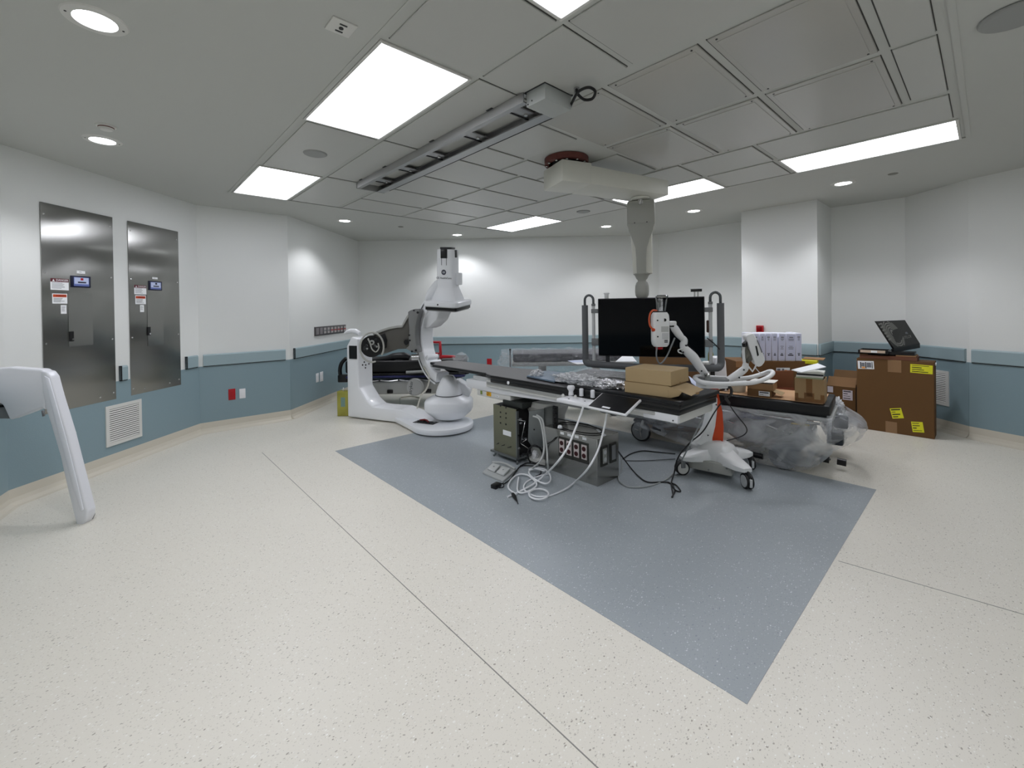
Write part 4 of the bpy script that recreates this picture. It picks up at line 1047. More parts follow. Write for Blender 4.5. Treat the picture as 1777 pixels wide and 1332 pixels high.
# things laid on the table in plastic
WR1 = wrap_mat('clear_wrap', alpha=.28); WR2 = wrap_mat('clear_wrap_dense', tint=(.95, .96, .98), alpha=.62, bump=1.0, bscale=22)
FOIL = mat('silver_foil', (.82, .82, .84), .22, metal=.8, bump=1.0, bscale=30)
def onT(px, py, z=.85): return onz(px, py, z)
t = thing('wrapped_tray', onT(945, 658), 'flat blue-grey tray in clear plastic, leftmost pack on the patient table', 'tray')
pts = [onT(914, 654, .857), onT(962, 664, .857), onT(1000, 652, .857), onT(950, 645, .857)]
mb = MB(); mb.prism(pts, (0, 0, .018), mat('blue_grey_tray', srgb(112, 130, 148), .4), bev=.005); mb.build('tray_body', t)
mb = MB(); mb.prism([onT(914, 655, .85), onT(962, 665, .85), onT(1000, 653, .85), onT(950, 646, .85)], (0, 0, .008), CARB); mb.build('tray_foot', t)
crumple(onT(931, 648, .895), .06, .06, .045, 3.3, .5, 3, WR2, 'plastic_twist', t)
t = thing('crumpled_plastic_bag', onT(1005, 655), 'long crumpled clear plastic bag in the middle of the patient table', 'plastic bag')
c = onT(1004, 660, .89)
crumple(c, .11, .30, .055, 7.1, .45, 5, WR2, 'bag_film', t, M=Matrix.Translation(c) @ Matrix.Rotation(math.radians(-8), 4, 'Z'))
crumple(c - Vector((0, 0, .01)), .08, .22, .035, 2.1, .3, 3, mat('grey_contents', srgb(150, 156, 164), .4), 'bag_contents', t, M=Matrix.Translation(c - Vector((0, 0, .012))))
t = thing('foil_pack', onT(1065, 668), 'bright white crinkled foil pack lying against the kraft boxes', 'foil pack')
c = onT(1062, 667, .895)
crumple(c, .10, .13, .045, 9.4, .5, 4, FOIL, 'foil', t)
c2 = onT(1040, 672, .868); crumple(c2, .05, .05, .012, 5.4, .4, 3, WR2, 'loose_film', t)

# bedside control box
CB = Vector((2.80, 2.30, .755))
t = thing('control_box', CB, 'white bedside control box with joystick and knobs clipped to the table edge', 'controller')
FCB = frame(onz(965, 690.5, .80), onz(1021, 701, .80) - onz(965, 690.5, .80))
wl = (onz(1021, 701, .80) - onz(965, 690.5, .80)).length
MB().box((0, 0, -.035), (wl, .17, 0), WPL, bev=.012, M=FCB).build('housing', t)
MB().box((.02, .02, -.055), (wl - .02, .15, -.034), GPL, bev=.004, M=FCB).build('underside', t)
def loc(px, py, z): return onz(px, py, z)
c = loc(991, 685, .80)
mb = MB(); mb.lathe([(.024, 0), (.021, .02), (.020, .034), (.026, .044), (.033, .056), (.034, .070), (.027, .082), (.0001, .086)], c, WPL, n=22); mb.build('joystick', t)
for px, py, r, h in ((1009, 686.5, .019, .058), (1028.5, 689.5, .019, .058)):
    c = loc(px, py, .80); MB().lathe([(r, 0), (r * .95, .02), (r, h), (r * .7, h + .006), (.0001, h + .002)], c, WPL, n=18).build('control_knob', t)
for px, py in ((977, 687.5), (998.5, 689.5)):
    c = loc(px, py, .80); MB().lathe([(.013, 0), (.011, .016), (.006, .022), (.0001, .022)], c, WPL2, n=14).build('small_knob', t)
for px, py in ((987, 692), (1015, 696)):
    c = loc(px, py, .80); MB().lathe([(.008, 0), (.007, .004), (.0001, .004)], c, GPL, n=12).build('button', t)
# touch panel
A, B, C_, D_ = onz(1018, 704.6, .795), onz(1086, 719, .795), onz(1113.4, 692.5, .86), onz(1044.6, 681, .86)
t = thing('touch_panel', (A + C_) / 2, 'white-rimmed black touch tablet mounted beside the control box', 'tablet')
n_ = (B - A).cross(D_ - A).normalized()
if n_.z < 0: n_ = -n_
mb = MB(); mb.prism([A, B, C_, D_], n_ * -.020, WPL, bev=.008, seg=3); mb.build('tablet_housing', t)
cen = (A + B + C_ + D_) / 4
q_ = [cen + (p - cen) * .93 + n_ * .0004 for p in (A, B, C_, D_)]
mb = MB(); mb.prism(q_, n_ * .0012, mat('tablet_glass', (.003, .003, .004, 1), .3, spec=.12)); mb.build('touch_screen', t)
lab = [A.lerp(B, .42), A.lerp(B, .58), None, None]
u1 = (B - A); v1 = (D_ - A)
def tp(a, b): return A + u1 * a + v1 * b + n_ * .002
mb = MB(); mb.prism([tp(.36, .10), tp(.56, .10), tp(.56, .19), tp(.36, .19)], n_ * .0006, PAPER); mb.build('sticker', t)
MB().cyl(cen - n_ * .02, Vector((3.0, cen.y, .75)), .018, .018, DPL, n=12).build('mounting_arm', t)

# ------------------------------------------------------------------ open electronics cabinet
t = thing('electronics_cabinet', (3.1, 3.38, 0), 'opened grey-green electronics cabinet on short legs under the patient table', 'electronics cabinet')
OLV = mat('olive_plated', srgb(126, 126, 106), .38, metal=.5, var=.12, vscale=3)
STL2 = mat('cabinet_steel', srgb(120, 124, 124), .35, metal=.6)
X0, X1, Y0, Y1, Z0, Z1 = 2.965, 3.33, 3.21, 3.565, .065, .55
MB().box((X0 + .004, Y0, Z0), (X0 + .012, Y1, Z1), OLV).build('side_plate', t)
MB().box((X0, Y0 - .012, Z0 - .01), (X0 + .03, Y0 + .004, Z1 - .02), STL2).build('corner_strip', t)
MB().box((X0 + .02, Y0 + .03, Z0), (X1, Y1, Z1 - .02), BLK).build('inner_case', t)
MB().box((X0 + .01, Y0 + .0, Z1 - .02), (X1, Y1, Z1 + .0), BLK).build('top_plate', t)
MB().box((X0 + .05, Y0 - .04, Z1 + .0), (X1 + .05, Y1 - .10, Z1 + .055), mat('black_module', srgb(38, 42, 40), .5), bev=.003).build('top_module', t)
MB().box((X0 - .02, Y0 - .02, Z0 - .02), (X1, Y1 + .03, Z0), STL2).build('base_tray', t)
R = random.Random(3)
def onside(px, py): return onx(px, py, X0 + .003)
for px, py in ((868.5, 704), (878, 707), (868.5, 715), (878, 717), (868.5, 723), (878, 725), (868.5, 733.5), (878, 736)):
    c = onside(px, py); MB().cyl(c - Vector((.002, 0, 0)), c + Vector((.003, 0, 0)), .0095, .0095, BLK, n=12).build('vent_hole', t)
for (a, b), (c_, d_) in (((862, 770), (866, 768.5)), ((871, 773), (876, 771.5)), ((881.5, 776), (887, 774.5))):
    MB().tube([onside(a, b) - Vector((.004, 0, 0)), onside(c_, d_) - Vector((.004, 0, 0))], .004, BLK, n=6).build('slot', t)
p0, p1 = onside(873, 745), onside(887, 758)
MB().box((X0 + .001, p1.y, p1.z + .002), (X0 + .005, p0.y, p0.z), PAPER).build('rating_label', t)
for yy, dy in ((Y1 - .04, .03), (Y0 + .01, -.03)):
    MB().tube([(X0 + .02, yy, Z0 - .01), (X0 - .01, yy + dy, .004)], [.012, .010], STL2, n=8).build('leg', t)
for yy in (Y1 - .04, Y0 + .02): MB().tube([(X1 - .03, yy, Z0 - .01), (X1 - .01, yy, .004)], [.012, .010], STL2, n=8).build('leg', t)
# open doors and internals, seen on the side facing the table foot
def pn(pts, d, th, m, name, bev=.002):
    P3 = [dep(px, py, dd) for (px, py), dd in zip(pts, d)]; nn = (P3[1] - P3[0]).cross(P3[2] - P3[0]).normalized()
    mb = MB(); mb.prism(P3, nn * th, m, bev=bev); return mb.build(name, t)
pn([(918, 713.5), (944, 708.5), (944, 776), (936, 778), (922, 773), (916, 765)], [4.34, 4.30, 4.30, 4.31, 4.34, 4.34], .006, STL2, 'open_door')
pn([(944, 707.5), (959, 704.5), (959, 751), (944, 753)], [4.33, 4.30, 4.30, 4.33], .006, mat('board_grey', srgb(104, 108, 106), .5), 'circuit_carrier')
pn([(943, 752), (959, 750), (960, 795), (943, 797)], [4.34, 4.31, 4.31, 4.34], .05, mat('supply_grey', srgb(140, 142, 140), .45, metal=.4, bump=.3, bscale=90), 'power_supply')
pn([(959, 704), (967, 706), (967, 742), (959, 745)], [4.29, 4.27, 4.27, 4.29], .03, DPL, 'socket_bank')
for k in range(4):
    c = dep(963, 711 + 8.2 * k, 4.265); MB().cyl(c, c - Vector((c.x, c.y, 0)).normalized() * .02, .015, .015, BLK, n=12).build('round_socket', t)
for (a, b, d1), (c_, d_, d2) in (((897, 728, 4.36), (912, 730.5, 4.33)), ((911, 732, 4.33), (903.5, 769, 4.36)), ((903.5, 769, 4.36), (917, 778, 4.33)), ((905, 768, 4.36), (914, 762, 4.34))):
    MB().tube([dep(a, b, d1), dep(c_, d_, d2)], .004, STEEL, n=6).build('bracket_rod', t)
mb = MB()
for k in range(16):
    c = dep(R.uniform(900, 915), R.uniform(715, 795), 4.37); mb.box(c - Vector((.01, .01, .008)), c + Vector((.008, .01, R.uniform(0, .01))), R.choice([DPL, GPL, BLK]))
mb.build('inner_components', t)['kind'] = 'stuff'
MB().cyl(dep(927, 745, 4.30), dep(927, 745, 4.27), .008, .008, BLK, n=10).build('door_knob', t)

# coil of black cable hung on the cabinet
cc2 = dep(928.5, 789, 4.22)
pts = []
uu = Vector((.738, -.674, 0))
for k in range(96):
    a = 2 * PI * k / 24; r = .072 + .006 * math.sin(k * .9); pts.append(cc2 + uu * math.cos(a) * r + Vector((0, 0, 1)) * (math.sin(a) * r * 1.2) + Vector((.674, .738, 0)) * (.0055 * (k // 24)))
pts += [dep(942, 774, 4.2), dep(958, 765, 4.15), dep(965, 758, 4.12)]
tag(MB().tube(pts, .0045, RUB, n=6).build('coiled_cable'), 'tight round coil of black cable leaning on the open electronics cabinet', 'cable')
crumple(cc2 + Vector((.02, .02, -.015)), .035, .03, .05, 4.4, .3, 3, WR2, 'wrap_tuft', None)
o = bpy.data.objects['wrap_tuft']; tag(o, 'small tuft of clear plastic inside the black cable coil', 'plastic')

# white leads from the control box and tablet to the floor
WC = mat('white_cable', srgb(226, 228, 230), .35)
def cable(name, pts, r, m, label, cat='cable', sm=6, group=None):
    return tag(MB().tube(pts, r, m, n=8, smoothing=sm).build(name), label, cat, group)
F = lambda x, y, z=.009: onz(x, y, z)
cable('white_cable', [loc(1012, 706, .77), dep(1007, 722, 3.48), dep(996, 750, 3.42), dep(984, 778, 3.36), dep(966, 803, 3.36), F(945, 824, .05), F(925, 840, .02), F(903, 852), F(893, 857), F(881, 862)], .0085, WC,
      'thick white lead running from the control box down to the floor plug', group='white leads')
cable('white_cable', [dep(1053, 717, 3.3), dep(1050, 735, 3.32), dep(1044, 760, 3.32), dep(1036, 785, 3.28), dep(1020, 813, 3.22), F(1000, 834, .04), F(985, 846, .02), F(965, 856), F(948, 861), F(930, 861), F(915, 854), F(909, 846), F(914, 836), F(935, 826), F(955, 822)], .0075, WC,
      'thin white lead hanging from the touch tablet in a wide curve', group='white leads')
pts = [F(896, 857, .02), F(885, 850, .02), F(882, 842, .02), F(888, 831, .02), F(900, 823, .02), F(915, 824, .02), F(928, 834, .02), F(931, 842, .02), F(920, 851, .02), F(903, 855, .02), F(898, 848, .02), F(900, 828, .02)]
cable('white_cable', pts, .0075, WC, 'white lead lying in tangled loops by the black floor plug', group='white leads')
pts = [F(936 + 17 * math.cos(a), 852 + 9.5 * math.sin(a) + 4, .024) for a in [2 * PI * k / 14 for k in range(15)]]
pts = [F(x, y, .024) for x, y in [(952 - 17 + 17 * math.cos(a), 857 + 9 * math.sin(a)) for a in [2 * PI * k / 14 + .3 for k in range(15)]]]
cable('white_cable', pts, .0075, WC, 'single small ring of white lead on the grey floor, nearest the steel outlet box', group='white leads')
pts = [F(918, 815, .03), F(930, 812, .03), F(945, 814, .03), F(954, 823, .03), F(955, 834, .03), F(947, 839, .03), F(935, 835, .03), F(922, 826, .03), F(918, 818, .03), F(928, 813, .035), F(945, 817, .035)]
cable('white_cable', pts, .0075, WC, 'white lead looped on the floor at the foot of the electronics cabinet', group='white leads')
for k, (a, b) in enumerate((((925, 722), (936, 727)), ((931, 720), (941, 728)))):
    pts = [dep(a[0], a[1], 4.22), dep(b[0], b[1], 4.18), dep(942 + 3 * k, 750, 4.12), dep(944 + 5 * k, 780, 4.08), dep(937 + 13 * k, 800, 4.02), F(925 + 26 * k, 811 + 3 * k, .05), F(918 + 30 * k, 814 + 4 * k, .02)]
    cable('grey_cable', pts, .009, mat('light_grey_cable', srgb(186, 188, 186), .4),
          ('left' if k == 0 else 'right') + ' of two pale grey hoses drooping from the open cabinet door', group='pale hoses of the cabinet')
# plugs
t = thing('floor_plug', F(895, 866), 'small black plug in front of the tangled white leads', 'plug')
MB().tube([F(890, 857, .015), F(893, 862, .02), F(897, 869, .012)], [.014, .016, .006], BLK, n=8).build('plug_body', t)
MB().tube([F(895, 864, .02), F(899, 874, .01)], .004, BLK, n=6).build('plug_pin', t)
t = thing('cable_connector', F(862, 843), 'boxy black cable connector beside the foot pedals', 'connector')
MB().box((-.05, -.03, 0), (.035, .03, .035), BLK, bev=.006, M=frame(F(862, 845, 0), Vector((1, .2, 0)))).build('connector_body', t)
MB().tube([F(866, 842, .02), F(874, 838, .02), F(873, 845, .02), F(866, 846, .02)], .005, BLK, n=6, smoothing=3).build('latch_loop', t)
MB().tube([F(873, 840, .015), F(885, 832, .012), F(895, 818, .012), F(905, 808, .012), F(925, 808, .012), F(937, 815, .012), F(938, 822, .012), F(930, 826, .012)], .006, BLK, n=6, smoothing=5).build('lead', t)
cable('black_cable', [F(903, 808), F(915, 803), F(930, 805), F(948, 808), F(960, 800)], .006, RUB, 'black cable lying along the base of the opened cabinet', group='black floor cables')
# foot pedal
A, B, C_, D_ = F(837, 822, 0), F(873, 838, 0), F(896, 818, 0), F(855, 806, 0)
t = thing('foot_pedal', (A + C_) / 2, 'grey double foot pedal on the floor in front of the electronics cabinet', 'foot pedal')
PDM = mat('pedal_grey', srgb(170, 173, 172), .45)
mb = MB(); mb.prism([A, B, C_, D_], (0, 0, .022), PDM, bev=.007); mb.build('pedal_base', t)
for a0_, a1_ in ((.12, .46), (.54, .88)):
    def bq(a, b, z): p = (A.lerp(B, a)).lerp(D_.lerp(C_, a), b); return Vector((p.x, p.y, z))
    mb = MB(); mb.prism([bq(a0_, .25, .024), bq(a1_, .25, .024), bq(a1_, .75, .034), bq(a0_, .75, .034)], (0, 0, .018), mat('pedal_key', srgb(192, 195, 194), .4), bev=.006); k_ = mb.build('pedal_key', t)
    MB().lathe([(.008, 0), (.008, .002), (.0001, .002)], bq((a0_ + a1_) / 2, .5, .048), GPL, n=12).build('key_mark', k_)
mb = MB(); mb.tube([bq(.02, .95, .03), bq(.5, 1.02, .045), bq(.98, .95, .03)], .012, PDM, n=8, smoothing=4); mb.build('toe_guard', t)

# ------------------------------------------------------------------ stainless outlet box
t = thing('outlet_box', (3.25, 2.62, 0), 'stainless steel floor box with four red-socketed outlets below the table', 'outlet box')
bx0, bx1, by0, by1, bh = 3.085, 3.41, 2.305, 2.93, .415
BS = mat('box_stainless', (.40, .395, .37), .24, metal=1, bump=.05, bscale=8)
MB().box((bx0, by0, 0), (bx1, by1, bh), BS, bev=.003, seg=1).build('box_body', t)
def outl(px, py, k):
    c = onx(px, py, bx0); c.x = bx0
    MB().box((bx0 - .006, c.y - .042, c.z - .10), (bx0 - .0005, c.y + .042, c.z + .085), mat('recess_grey', srgb(66, 66, 62), .4, metal=.5)).build('outlet_recess', t)
    f = MB().box((bx0 - .011, c.y - .03, c.z - .065), (bx0 - .006, c.y + .03, c.z + .065), mat('outlet_face', srgb(206, 196, 194), .4), bev=.002).build('outlet', t)
    for dz in (-.032, .030): MB().cyl((bx0 - .015, c.y, c.z + dz), (bx0 - .010, c.y, c.z + dz), .021, .021, mat('socket_dark_red', srgb(58, 12, 16), .5), n=18).build('socket', f)
    MB().box((bx0 - .0022, c.y - .022, c.z + .108), (bx0 - .0005, c.y + .022, c.z + .132), PAPER).build('number_tag', t)
for k, (px, py) in enumerate(((342 / 9.513 + 940, 508 / 9.513 + 720), (460 / 9.513 + 940, 543 / 9.513 + 720), (582 / 9.513 + 940, 574 / 9.513 + 720), (710 / 9.513 + 940, 610 / 9.513 + 720))): outl(px, py, k)
for k, xx in enumerate((bx0 + .10, bx0 + .235)):
    MB().box((xx - .05, by0 - .006, .16), (xx + .045, by0 - .0005, .335), mat('recess_grey', (1, 1, 1))).build('outlet_recess', t)
    f = MB().box((xx - .03, by0 - .011, .185), (xx + .03, by0 - .006, .315), GPL if k else mat('pale_insert', srgb(160, 160, 156), .4), bev=.002).build('outlet', t)
    if not k:
        for dz in (.218, .282): MB().cyl((xx, by0 - .014, dz), (xx, by0 - .010, dz), .019, .019, POST, n=16).build('socket', f)
# cable ring on the box and papers
pts = [Vector((3.24 + .13 * math.cos(a) * (1 + .04 * math.sin(3 * a)), 2.62 + .24 * math.sin(a), bh + .008 + .004 * (k // 20))) for k, a in enumerate([2 * PI * k / 20 for k in range(41)])]
tag(MB().tube(pts + [Vector((3.30, 2.98, .44)), Vector((3.25, 3.1, .47))], .004, RUB, n=6).build('black_cable'), 'thin black cable ringed on top of the steel outlet box', 'cable', 'black floor cables')
t = thing('paper_tag', (3.2, 2.36, bh), 'white paper slip lying on the near corner of the steel outlet box', 'paper')
mb = MB(); mb.prism([onz(1034, 745, bh), onz(1038, 744, bh), onz(1052, 755, bh), onz(1048, 757, bh)], (0, 0, .0015), PAPER); mb.build('slip', t)
t = thing('paper_tag', (3.2, 2.9, bh), 'white paper ball on the far corner of the steel outlet box', 'paper')
crumple(onz(972, 741, bh + .018), .022, .022, .02, 2.2, .4, 3, PAPER, 'crumpled_paper', t)

# cables between the outlet box and the injector
cable('black_cable', [onz(1068, 776, .25), F(1082, 795, .1), F(1095, 812, .012), F(1108, 826), F(1124, 836), F(1150, 836), F(1163, 838), F(1172, 850), F(1181, 852), F(1174, 842), F(1166, 838)], .006, RUB, 'black cable sweeping from the steel outlet box towards the injector wheel', group='black floor cables')
cable('black_cable', [F(1081, 796), F(1095, 787), F(1115, 782), F(1140, 784), F(1172, 787, .012)], .006, RUB, 'black cable arching across the grey floor to the injector base', group='black floor cables')
cable('grey_cable', [F(1084, 799), F(1120, 799), F(1172, 796, .012)], .004, DPL, 'thin dark cable running straight to the injector base', group='black floor cables')
cable('grey_cable', [onz(1068, 782, .22), F(1077, 790, .06), F(1079, 812), F(1073, 828), F(1078, 838), F(1095, 845), F(1125, 843), F(1155, 832), F(1175, 812, .05), dep(1195, 775, 3.9), dep(1212, 740, 3.95), dep(1228, 705, 4.0)], .006, mat('mid_grey_cable', srgb(160, 164, 164), .4),
      'long grey cable rising from the floor up the injector column', group='pale hoses of the cabinet')
cable('black_cable', [dep(1258, 690, 4.05), dep(1240, 715, 4.0), dep(1220, 748, 3.95), dep(1195, 770, 3.9), dep(1176, 795, 3.85), F(1170, 820, .03), F(1165, 838), F(1168, 858), F(1166, 862), F(1171, 852), F(1168, 842)], .006, RUB, 'black cable dropping past the injector base to a looped end on the floor', group='black floor cables')

# ------------------------------------------------------------------ contrast injector on its cart
t = thing('injector_cart', (4.17, 1.72, 0), 'white and orange contrast injector on a wheeled cart beside the table foot', 'medical cart')
INJ = t
W4 = [Vector((3.87, 1.93, 0)), Vector((3.965, 1.40, 0)), Vector((4.45, 1.55, 0)), Vector((4.36, 2.05, 0))]
hub_ = Vector((4.17, 1.74, 0))
mb = MB()
HU = mat('injector_white', srgb(234, 235, 235), .35, coat=.15)
# base shell: hump with four tapering legs
def legbody(w, h0, h1, wid0, wid1, name):
    d = (w - hub_); L_ = d.length; d.normalize(); n = Vector((-d.y, d.x, 0))
    rings = []
    for k in range(7):
        f = k / 6; wd2 = wid0 * (1 - f) + wid1 * f; z1 = h0 * (1 - f) ** 1.5 + h1 * (1 - (1 - f) ** 1.5); z0_ = .135 + .0 * f
        c = hub_ + d * (L_ * f * 1.03)
        if k == 6: wd2 *= .75; z1 -= .012; z0_ += .006
        rings.append([c + n * wd2 + Vector((0, 0, z0_)), c + n * wd2 + Vector((0, 0, (z0_ + z1) / 2 + .012)), c + n * wd2 * .65 + Vector((0, 0, z1)), c - n * wd2 * .65 + Vector((0, 0, z1)), c - n * wd2 + Vector((0, 0, (z0_ + z1) / 2 + .012)), c - n * wd2 + Vector((0, 0, z0_))])
    return loft(rings, HU, name, t, sharp=50)
for k, w in enumerate(W4): legbody(w, .285, .185, .14, .052, 'base_leg')
mb = MB(); mb.lathe([(.17, .14), (.175, .20), (.14, .255), (.085, .29), (.0001, .295)], hub_, HU, n=28, sq=3); mb.build('base_shell', t)
FBX = frame(hub_, W4[1] - W4[0])
MB().box((-.21, -.21, .055), (.17, -.02, .15), mat('under_box_grey', srgb(168, 168, 162), .5), bev=.008, M=FBX).build('battery_box', t)
mb = MB()
for x in (-.18, -.02, .13): mb.cyl(FBX @ Vector((x, -.2105, .12 if x != -.02 else .075)), FBX @ Vector((x, -.214, .12 if x != -.02 else .075)), .008, .008, GPL, n=8)
mb.build('box_screw', t)
for k, w in enumerate(W4):
    ax_ = Vector((.738, -.674, 0)) if k != 0 else Vector((-.3, -1, 0)).cross(Vector((0, 0, 1)))
    if k == 0: caster(w + Vector((0, 0, .064)), .064, t, .045, Vector((.62, .78, 0)))
    else:
        for s in (-.019, .019): caster(w + ax_ * s + Vector((0, 0, .064)), .064, t, .018, ax_, fork=False, name='caster', rim=POST)
        MB().box((-.008, -.035, .09), (.008, .02, .150), DPL, bev=.003, M=frame(w, ax_)).build('caster_fork', t)
        MB().box((-.011, -.069, .03), (.011, -.055, .098), POST, bev=.004, M=frame(w, ax_)).build('brake_tab', t)
# column: white shell with orange spine
dcol = 4.08
mb = MB(); mb.prism([dep(px, py, dcol) for px, py in ((1233, 690), (1246, 690), (1245, 715), (1242, 740), (1237, 760), (1237, 775), (1228, 778), (1206, 768), (1216, 759), (1226, 742), (1230, 724), (1232, 708))], Vector((.674, .738, 0)) * .10, HU, bev=.012, seg=3); mb.build('column_shell', t)
mb = MB(); mb.prism([dep(px, py, dcol + .015) for px, py in ((1234, 664), (1246, 664), (1249, 690), (1254.5, 715), (1256.5, 742), (1255, 776), (1237, 775), (1235, 765), (1240, 742), (1244, 715), (1245, 692), (1236, 690))], Vector((.674, .738, 0)) * .075, ORANGE, bev=.008, seg=2); mb.build('orange_spine', t)
mb = MB(); mb.prism([dep(px, py, dcol - .01) for px, py in ((1253, 764), (1262, 769), (1274, 778), (1269, 781.5), (1253, 777))], Vector((.674, .738, 0)) * .06, ORANGE, bev=.006); mb.build('orange_foot', t)
for px, py in ((1228.5, 755),): MB().cyl(dep(px, py, dcol - .004), dep(px, py, dcol + .004), .010, .010, INK, n=3).build('logo_mark', t)
MB().cyl(dep(1243, 702, dcol - .006), dep(1243, 702, dcol + .004), .007, .007, DPL, n=10).build('screw_cover', t)
# push ring round the mast
mastp = dep(1227, 660, 4.02)
MB().cyl((mastp.x, mastp.y, .80), (mastp.x, mastp.y, .925), .022, .022, mat('mast_grey', srgb(140, 142, 140), .3, metal=.5), n=18).build('mast', t)
MB().lathe([(.028, .915), (.028, .93), (.018, .94), (.0001, .94)], (mastp.x, mastp.y, 0), STEEL, n=18).build('mast_cap', t)
def P4(px, py, d=4.1): return dep(px, py, d)
ring = [P4(1206, 656, 4.08), P4(1215, 662, 3.98), P4(1232, 665, 3.95), P4(1255, 666, 3.96), P4(1285, 665, 4.0), P4(1310, 663, 4.04), P4(1330, 656, 4.1), P4(1341, 648, 4.18), P4(1337, 644, 4.26), P4(1322, 649, 4.3), P4(1300, 655, 4.3), P4(1275, 657, 4.3), P4(1240, 655, 4.3), P4(1215, 653, 4.25), P4(1207, 654, 4.16), P4(1206, 656, 4.08)]
MB().tube(ring, .021, HU, n=12, smoothing=4, cap=False).build('push_ring', t)
mb = MB(); mb.prism([P4(1207, 655, 4.1), P4(1225, 659, 4.02), P4(1262, 659, 4.02), P4(1268, 656, 4.12), P4(1262, 653.5, 4.25), P4(1218, 652, 4.25)], (0, 0, -.04), mat('tray_grey', srgb(120, 122, 122), .45), bev=.006); mb.build('ring_tray', t)
mb = MB(); mb.prism([P4(1207, 660, 4.06), P4(1225, 664, 3.98), P4(1262, 664, 3.98), P4(1268, 660, 4.1), P4(1255, 657, 4.2), P4(1218, 656, 4.2)], (0, 0, -.055), HU, bev=.01); mb.build('tray_body', t)
# left arm up to the injector head
MB().tube([P4(1226, 652, 4.08), P4(1214, 636, 4.08), P4(1203, 620, 4.07), P4(1193, 610, 4.06), P4(1186.5, 602, 4.05), P4(1186, 594, 4.05)], [.030, .040, .046, .042, .034, .030], HU, n=16, smoothing=4).build('lower_arm', t)
MB().cyl(P4(1186.5, 600.5, 4.05), P4(1186.5, 597.5, 4.05), .033, .033, BLK, n=20).build('joint_ring', t)
MB().tube([P4(1187, 596, 4.05), P4(1187, 590, 4.05), P4(1184, 586, 4.05)], [.03, .032, .028], HU, n=16, smoothing=3).build('elbow', t)
MB().tube([P4(1185, 588, 4.05), P4(1178, 580, 4.04), P4(1171, 570, 4.03), P4(1166.5, 564, 4.02)], [.026, .034, .036, .026], HU, n=16, smoothing=4).build('upper_arm', t)
MB().cyl(P4(1167, 567, 4.02), P4(1167, 564, 4.02), .026, .026, BLK, n=18).build('joint_ring', t)
MB().box((-.03, -.03, -.02), (.035, .03, .022), HU, bev=.01, M=frame(P4(1166, 561, 4.02), Vector((.738, -.674, 0)))).build('head_mount', t)
for px, py in ((1207, 643), (1218, 643.5)): pass
MB().cyl(P4(1217.5, 643.5, 4.035), P4(1217.5, 643.5, 4.045), .008, .008, DPL, n=10).build('arm_screw', t)
MB().cyl(P4(1185.5, 611, 4.005), P4(1185.5, 611, 4.015), .009, .009, DPL, n=10).build('arm_screw', t)
MB().tube([P4(1184, 605, 4.03), P4(1177, 607, 4.02), P4(1178, 611, 4.02), P4(1184, 613, 4.03)], .006, HU, n=8, smoothing=3).build('arm_hook', t)
hc = P4(1145.5, 571.5, 4.0); FH1 = frame(hc, Vector((.738, -.674, 0)))
loft([[Vector(p) for p in rr(.079 - a, .045, .03, z)] for a, z in ((.022, -.155), (.006, -.135), (0, -.10), (0, .10), (.004, .135), (.02, .158))], HU, 'injector_head', t, FH1)
MB().box((-.005, -.0475, -.02), (.062, -.044, .03), mat('label_grey', srgb(190, 192, 190), .5), M=FH1).build('head_label', t)
MB().box((.004, -.049, -.085), (.060, -.044, -.03), POST, M=FH1).build('head_window', t)
for z in (-.098, -.112): MB().box((.022, -.0495, z - .004), (.052, -.044, z + .004), BLK, M=FH1).build('head_slot', t)
for x, z, r in ((-.038, .085, .007), (-.038, -.062, .007), (.028, .088, .014)): MB().cyl(FH1 @ Vector((x, -.044, z)), FH1 @ Vector((x, -.05, z)), r, r, BLK, n=14).build('head_port', t)
MB().lathe([(.016, 0), (.016, .006), (.0001, .008)], (0, 0, 0), WPL, n=16, M=FH1 @ Matrix.Translation((.005, -.045, .088)) @ Matrix.Rotation(PI / 2, 4, 'X')).build('head_knob', t)
FR = mat('chromed_frame', srgb(140, 142, 142), .2, metal=.8)
for x in (-.03, .0, .055): MB().tube([FH1 @ Vector((x * .8, 0, .155)), FH1 @ Vector((x, -.01, .25)), FH1 @ Vector((x * 1.15, 0, .30))], .008 if x else .016, FR, n=8, smoothing=3).build('syringe_support', t)
mb = MB(); mb.lathe([(.030, .285), (.052, .29), (.056, .305), (.050, .315), (.034, .312), (.030, .30), (.030, .285)], (.02, 0, 0), FR, n=28, M=FH1); mb.build('syringe_collar', t)
mb = MB(); mb.lathe([(.022, .16), (.024, .28), (.0001, .285)], (.005, 0, 0), wrap_mat('clear_barrel', alpha=.45, bump=.0), n=20, M=FH1); mb.build('syringe_barrel', t)
MB().box((-.042, -.03, .150), (.045, .03, .168), BLK, bev=.004, M=FH1).build('head_top_plate', t)
OT = mat('orange_tube', srgb(206, 92, 56), .35)
MB().tube([FH1 @ Vector(p) for p in ((-.03, -.01, .172), (-.065, -.02, .178), (-.095, -.03, .155), (-.108, -.03, .10), (-.102, -.03, .04), (-.078, -.03, .005))], .0085, OT, n=8, smoothing=5).build('orange_tube', t)
MB().lathe([(.016, -.012), (.016, .012), (.0001, .016)], (0, 0, 0), ORANGE, n=16, M=FH1 @ Matrix.Translation((-.072, -.03, 0)) @ Matrix.Rotation(PI / 2, 4, 'Y')).build('orange_connector', t)
MB().lathe([(.030, -.18), (.034, -.165), (.028, -.152)], (-.01, 0, 0), REDP, n=22, M=FH1).build('red_base_ring', t)
GC = mat('dull_grey_lead', srgb(140, 142, 144), .4)
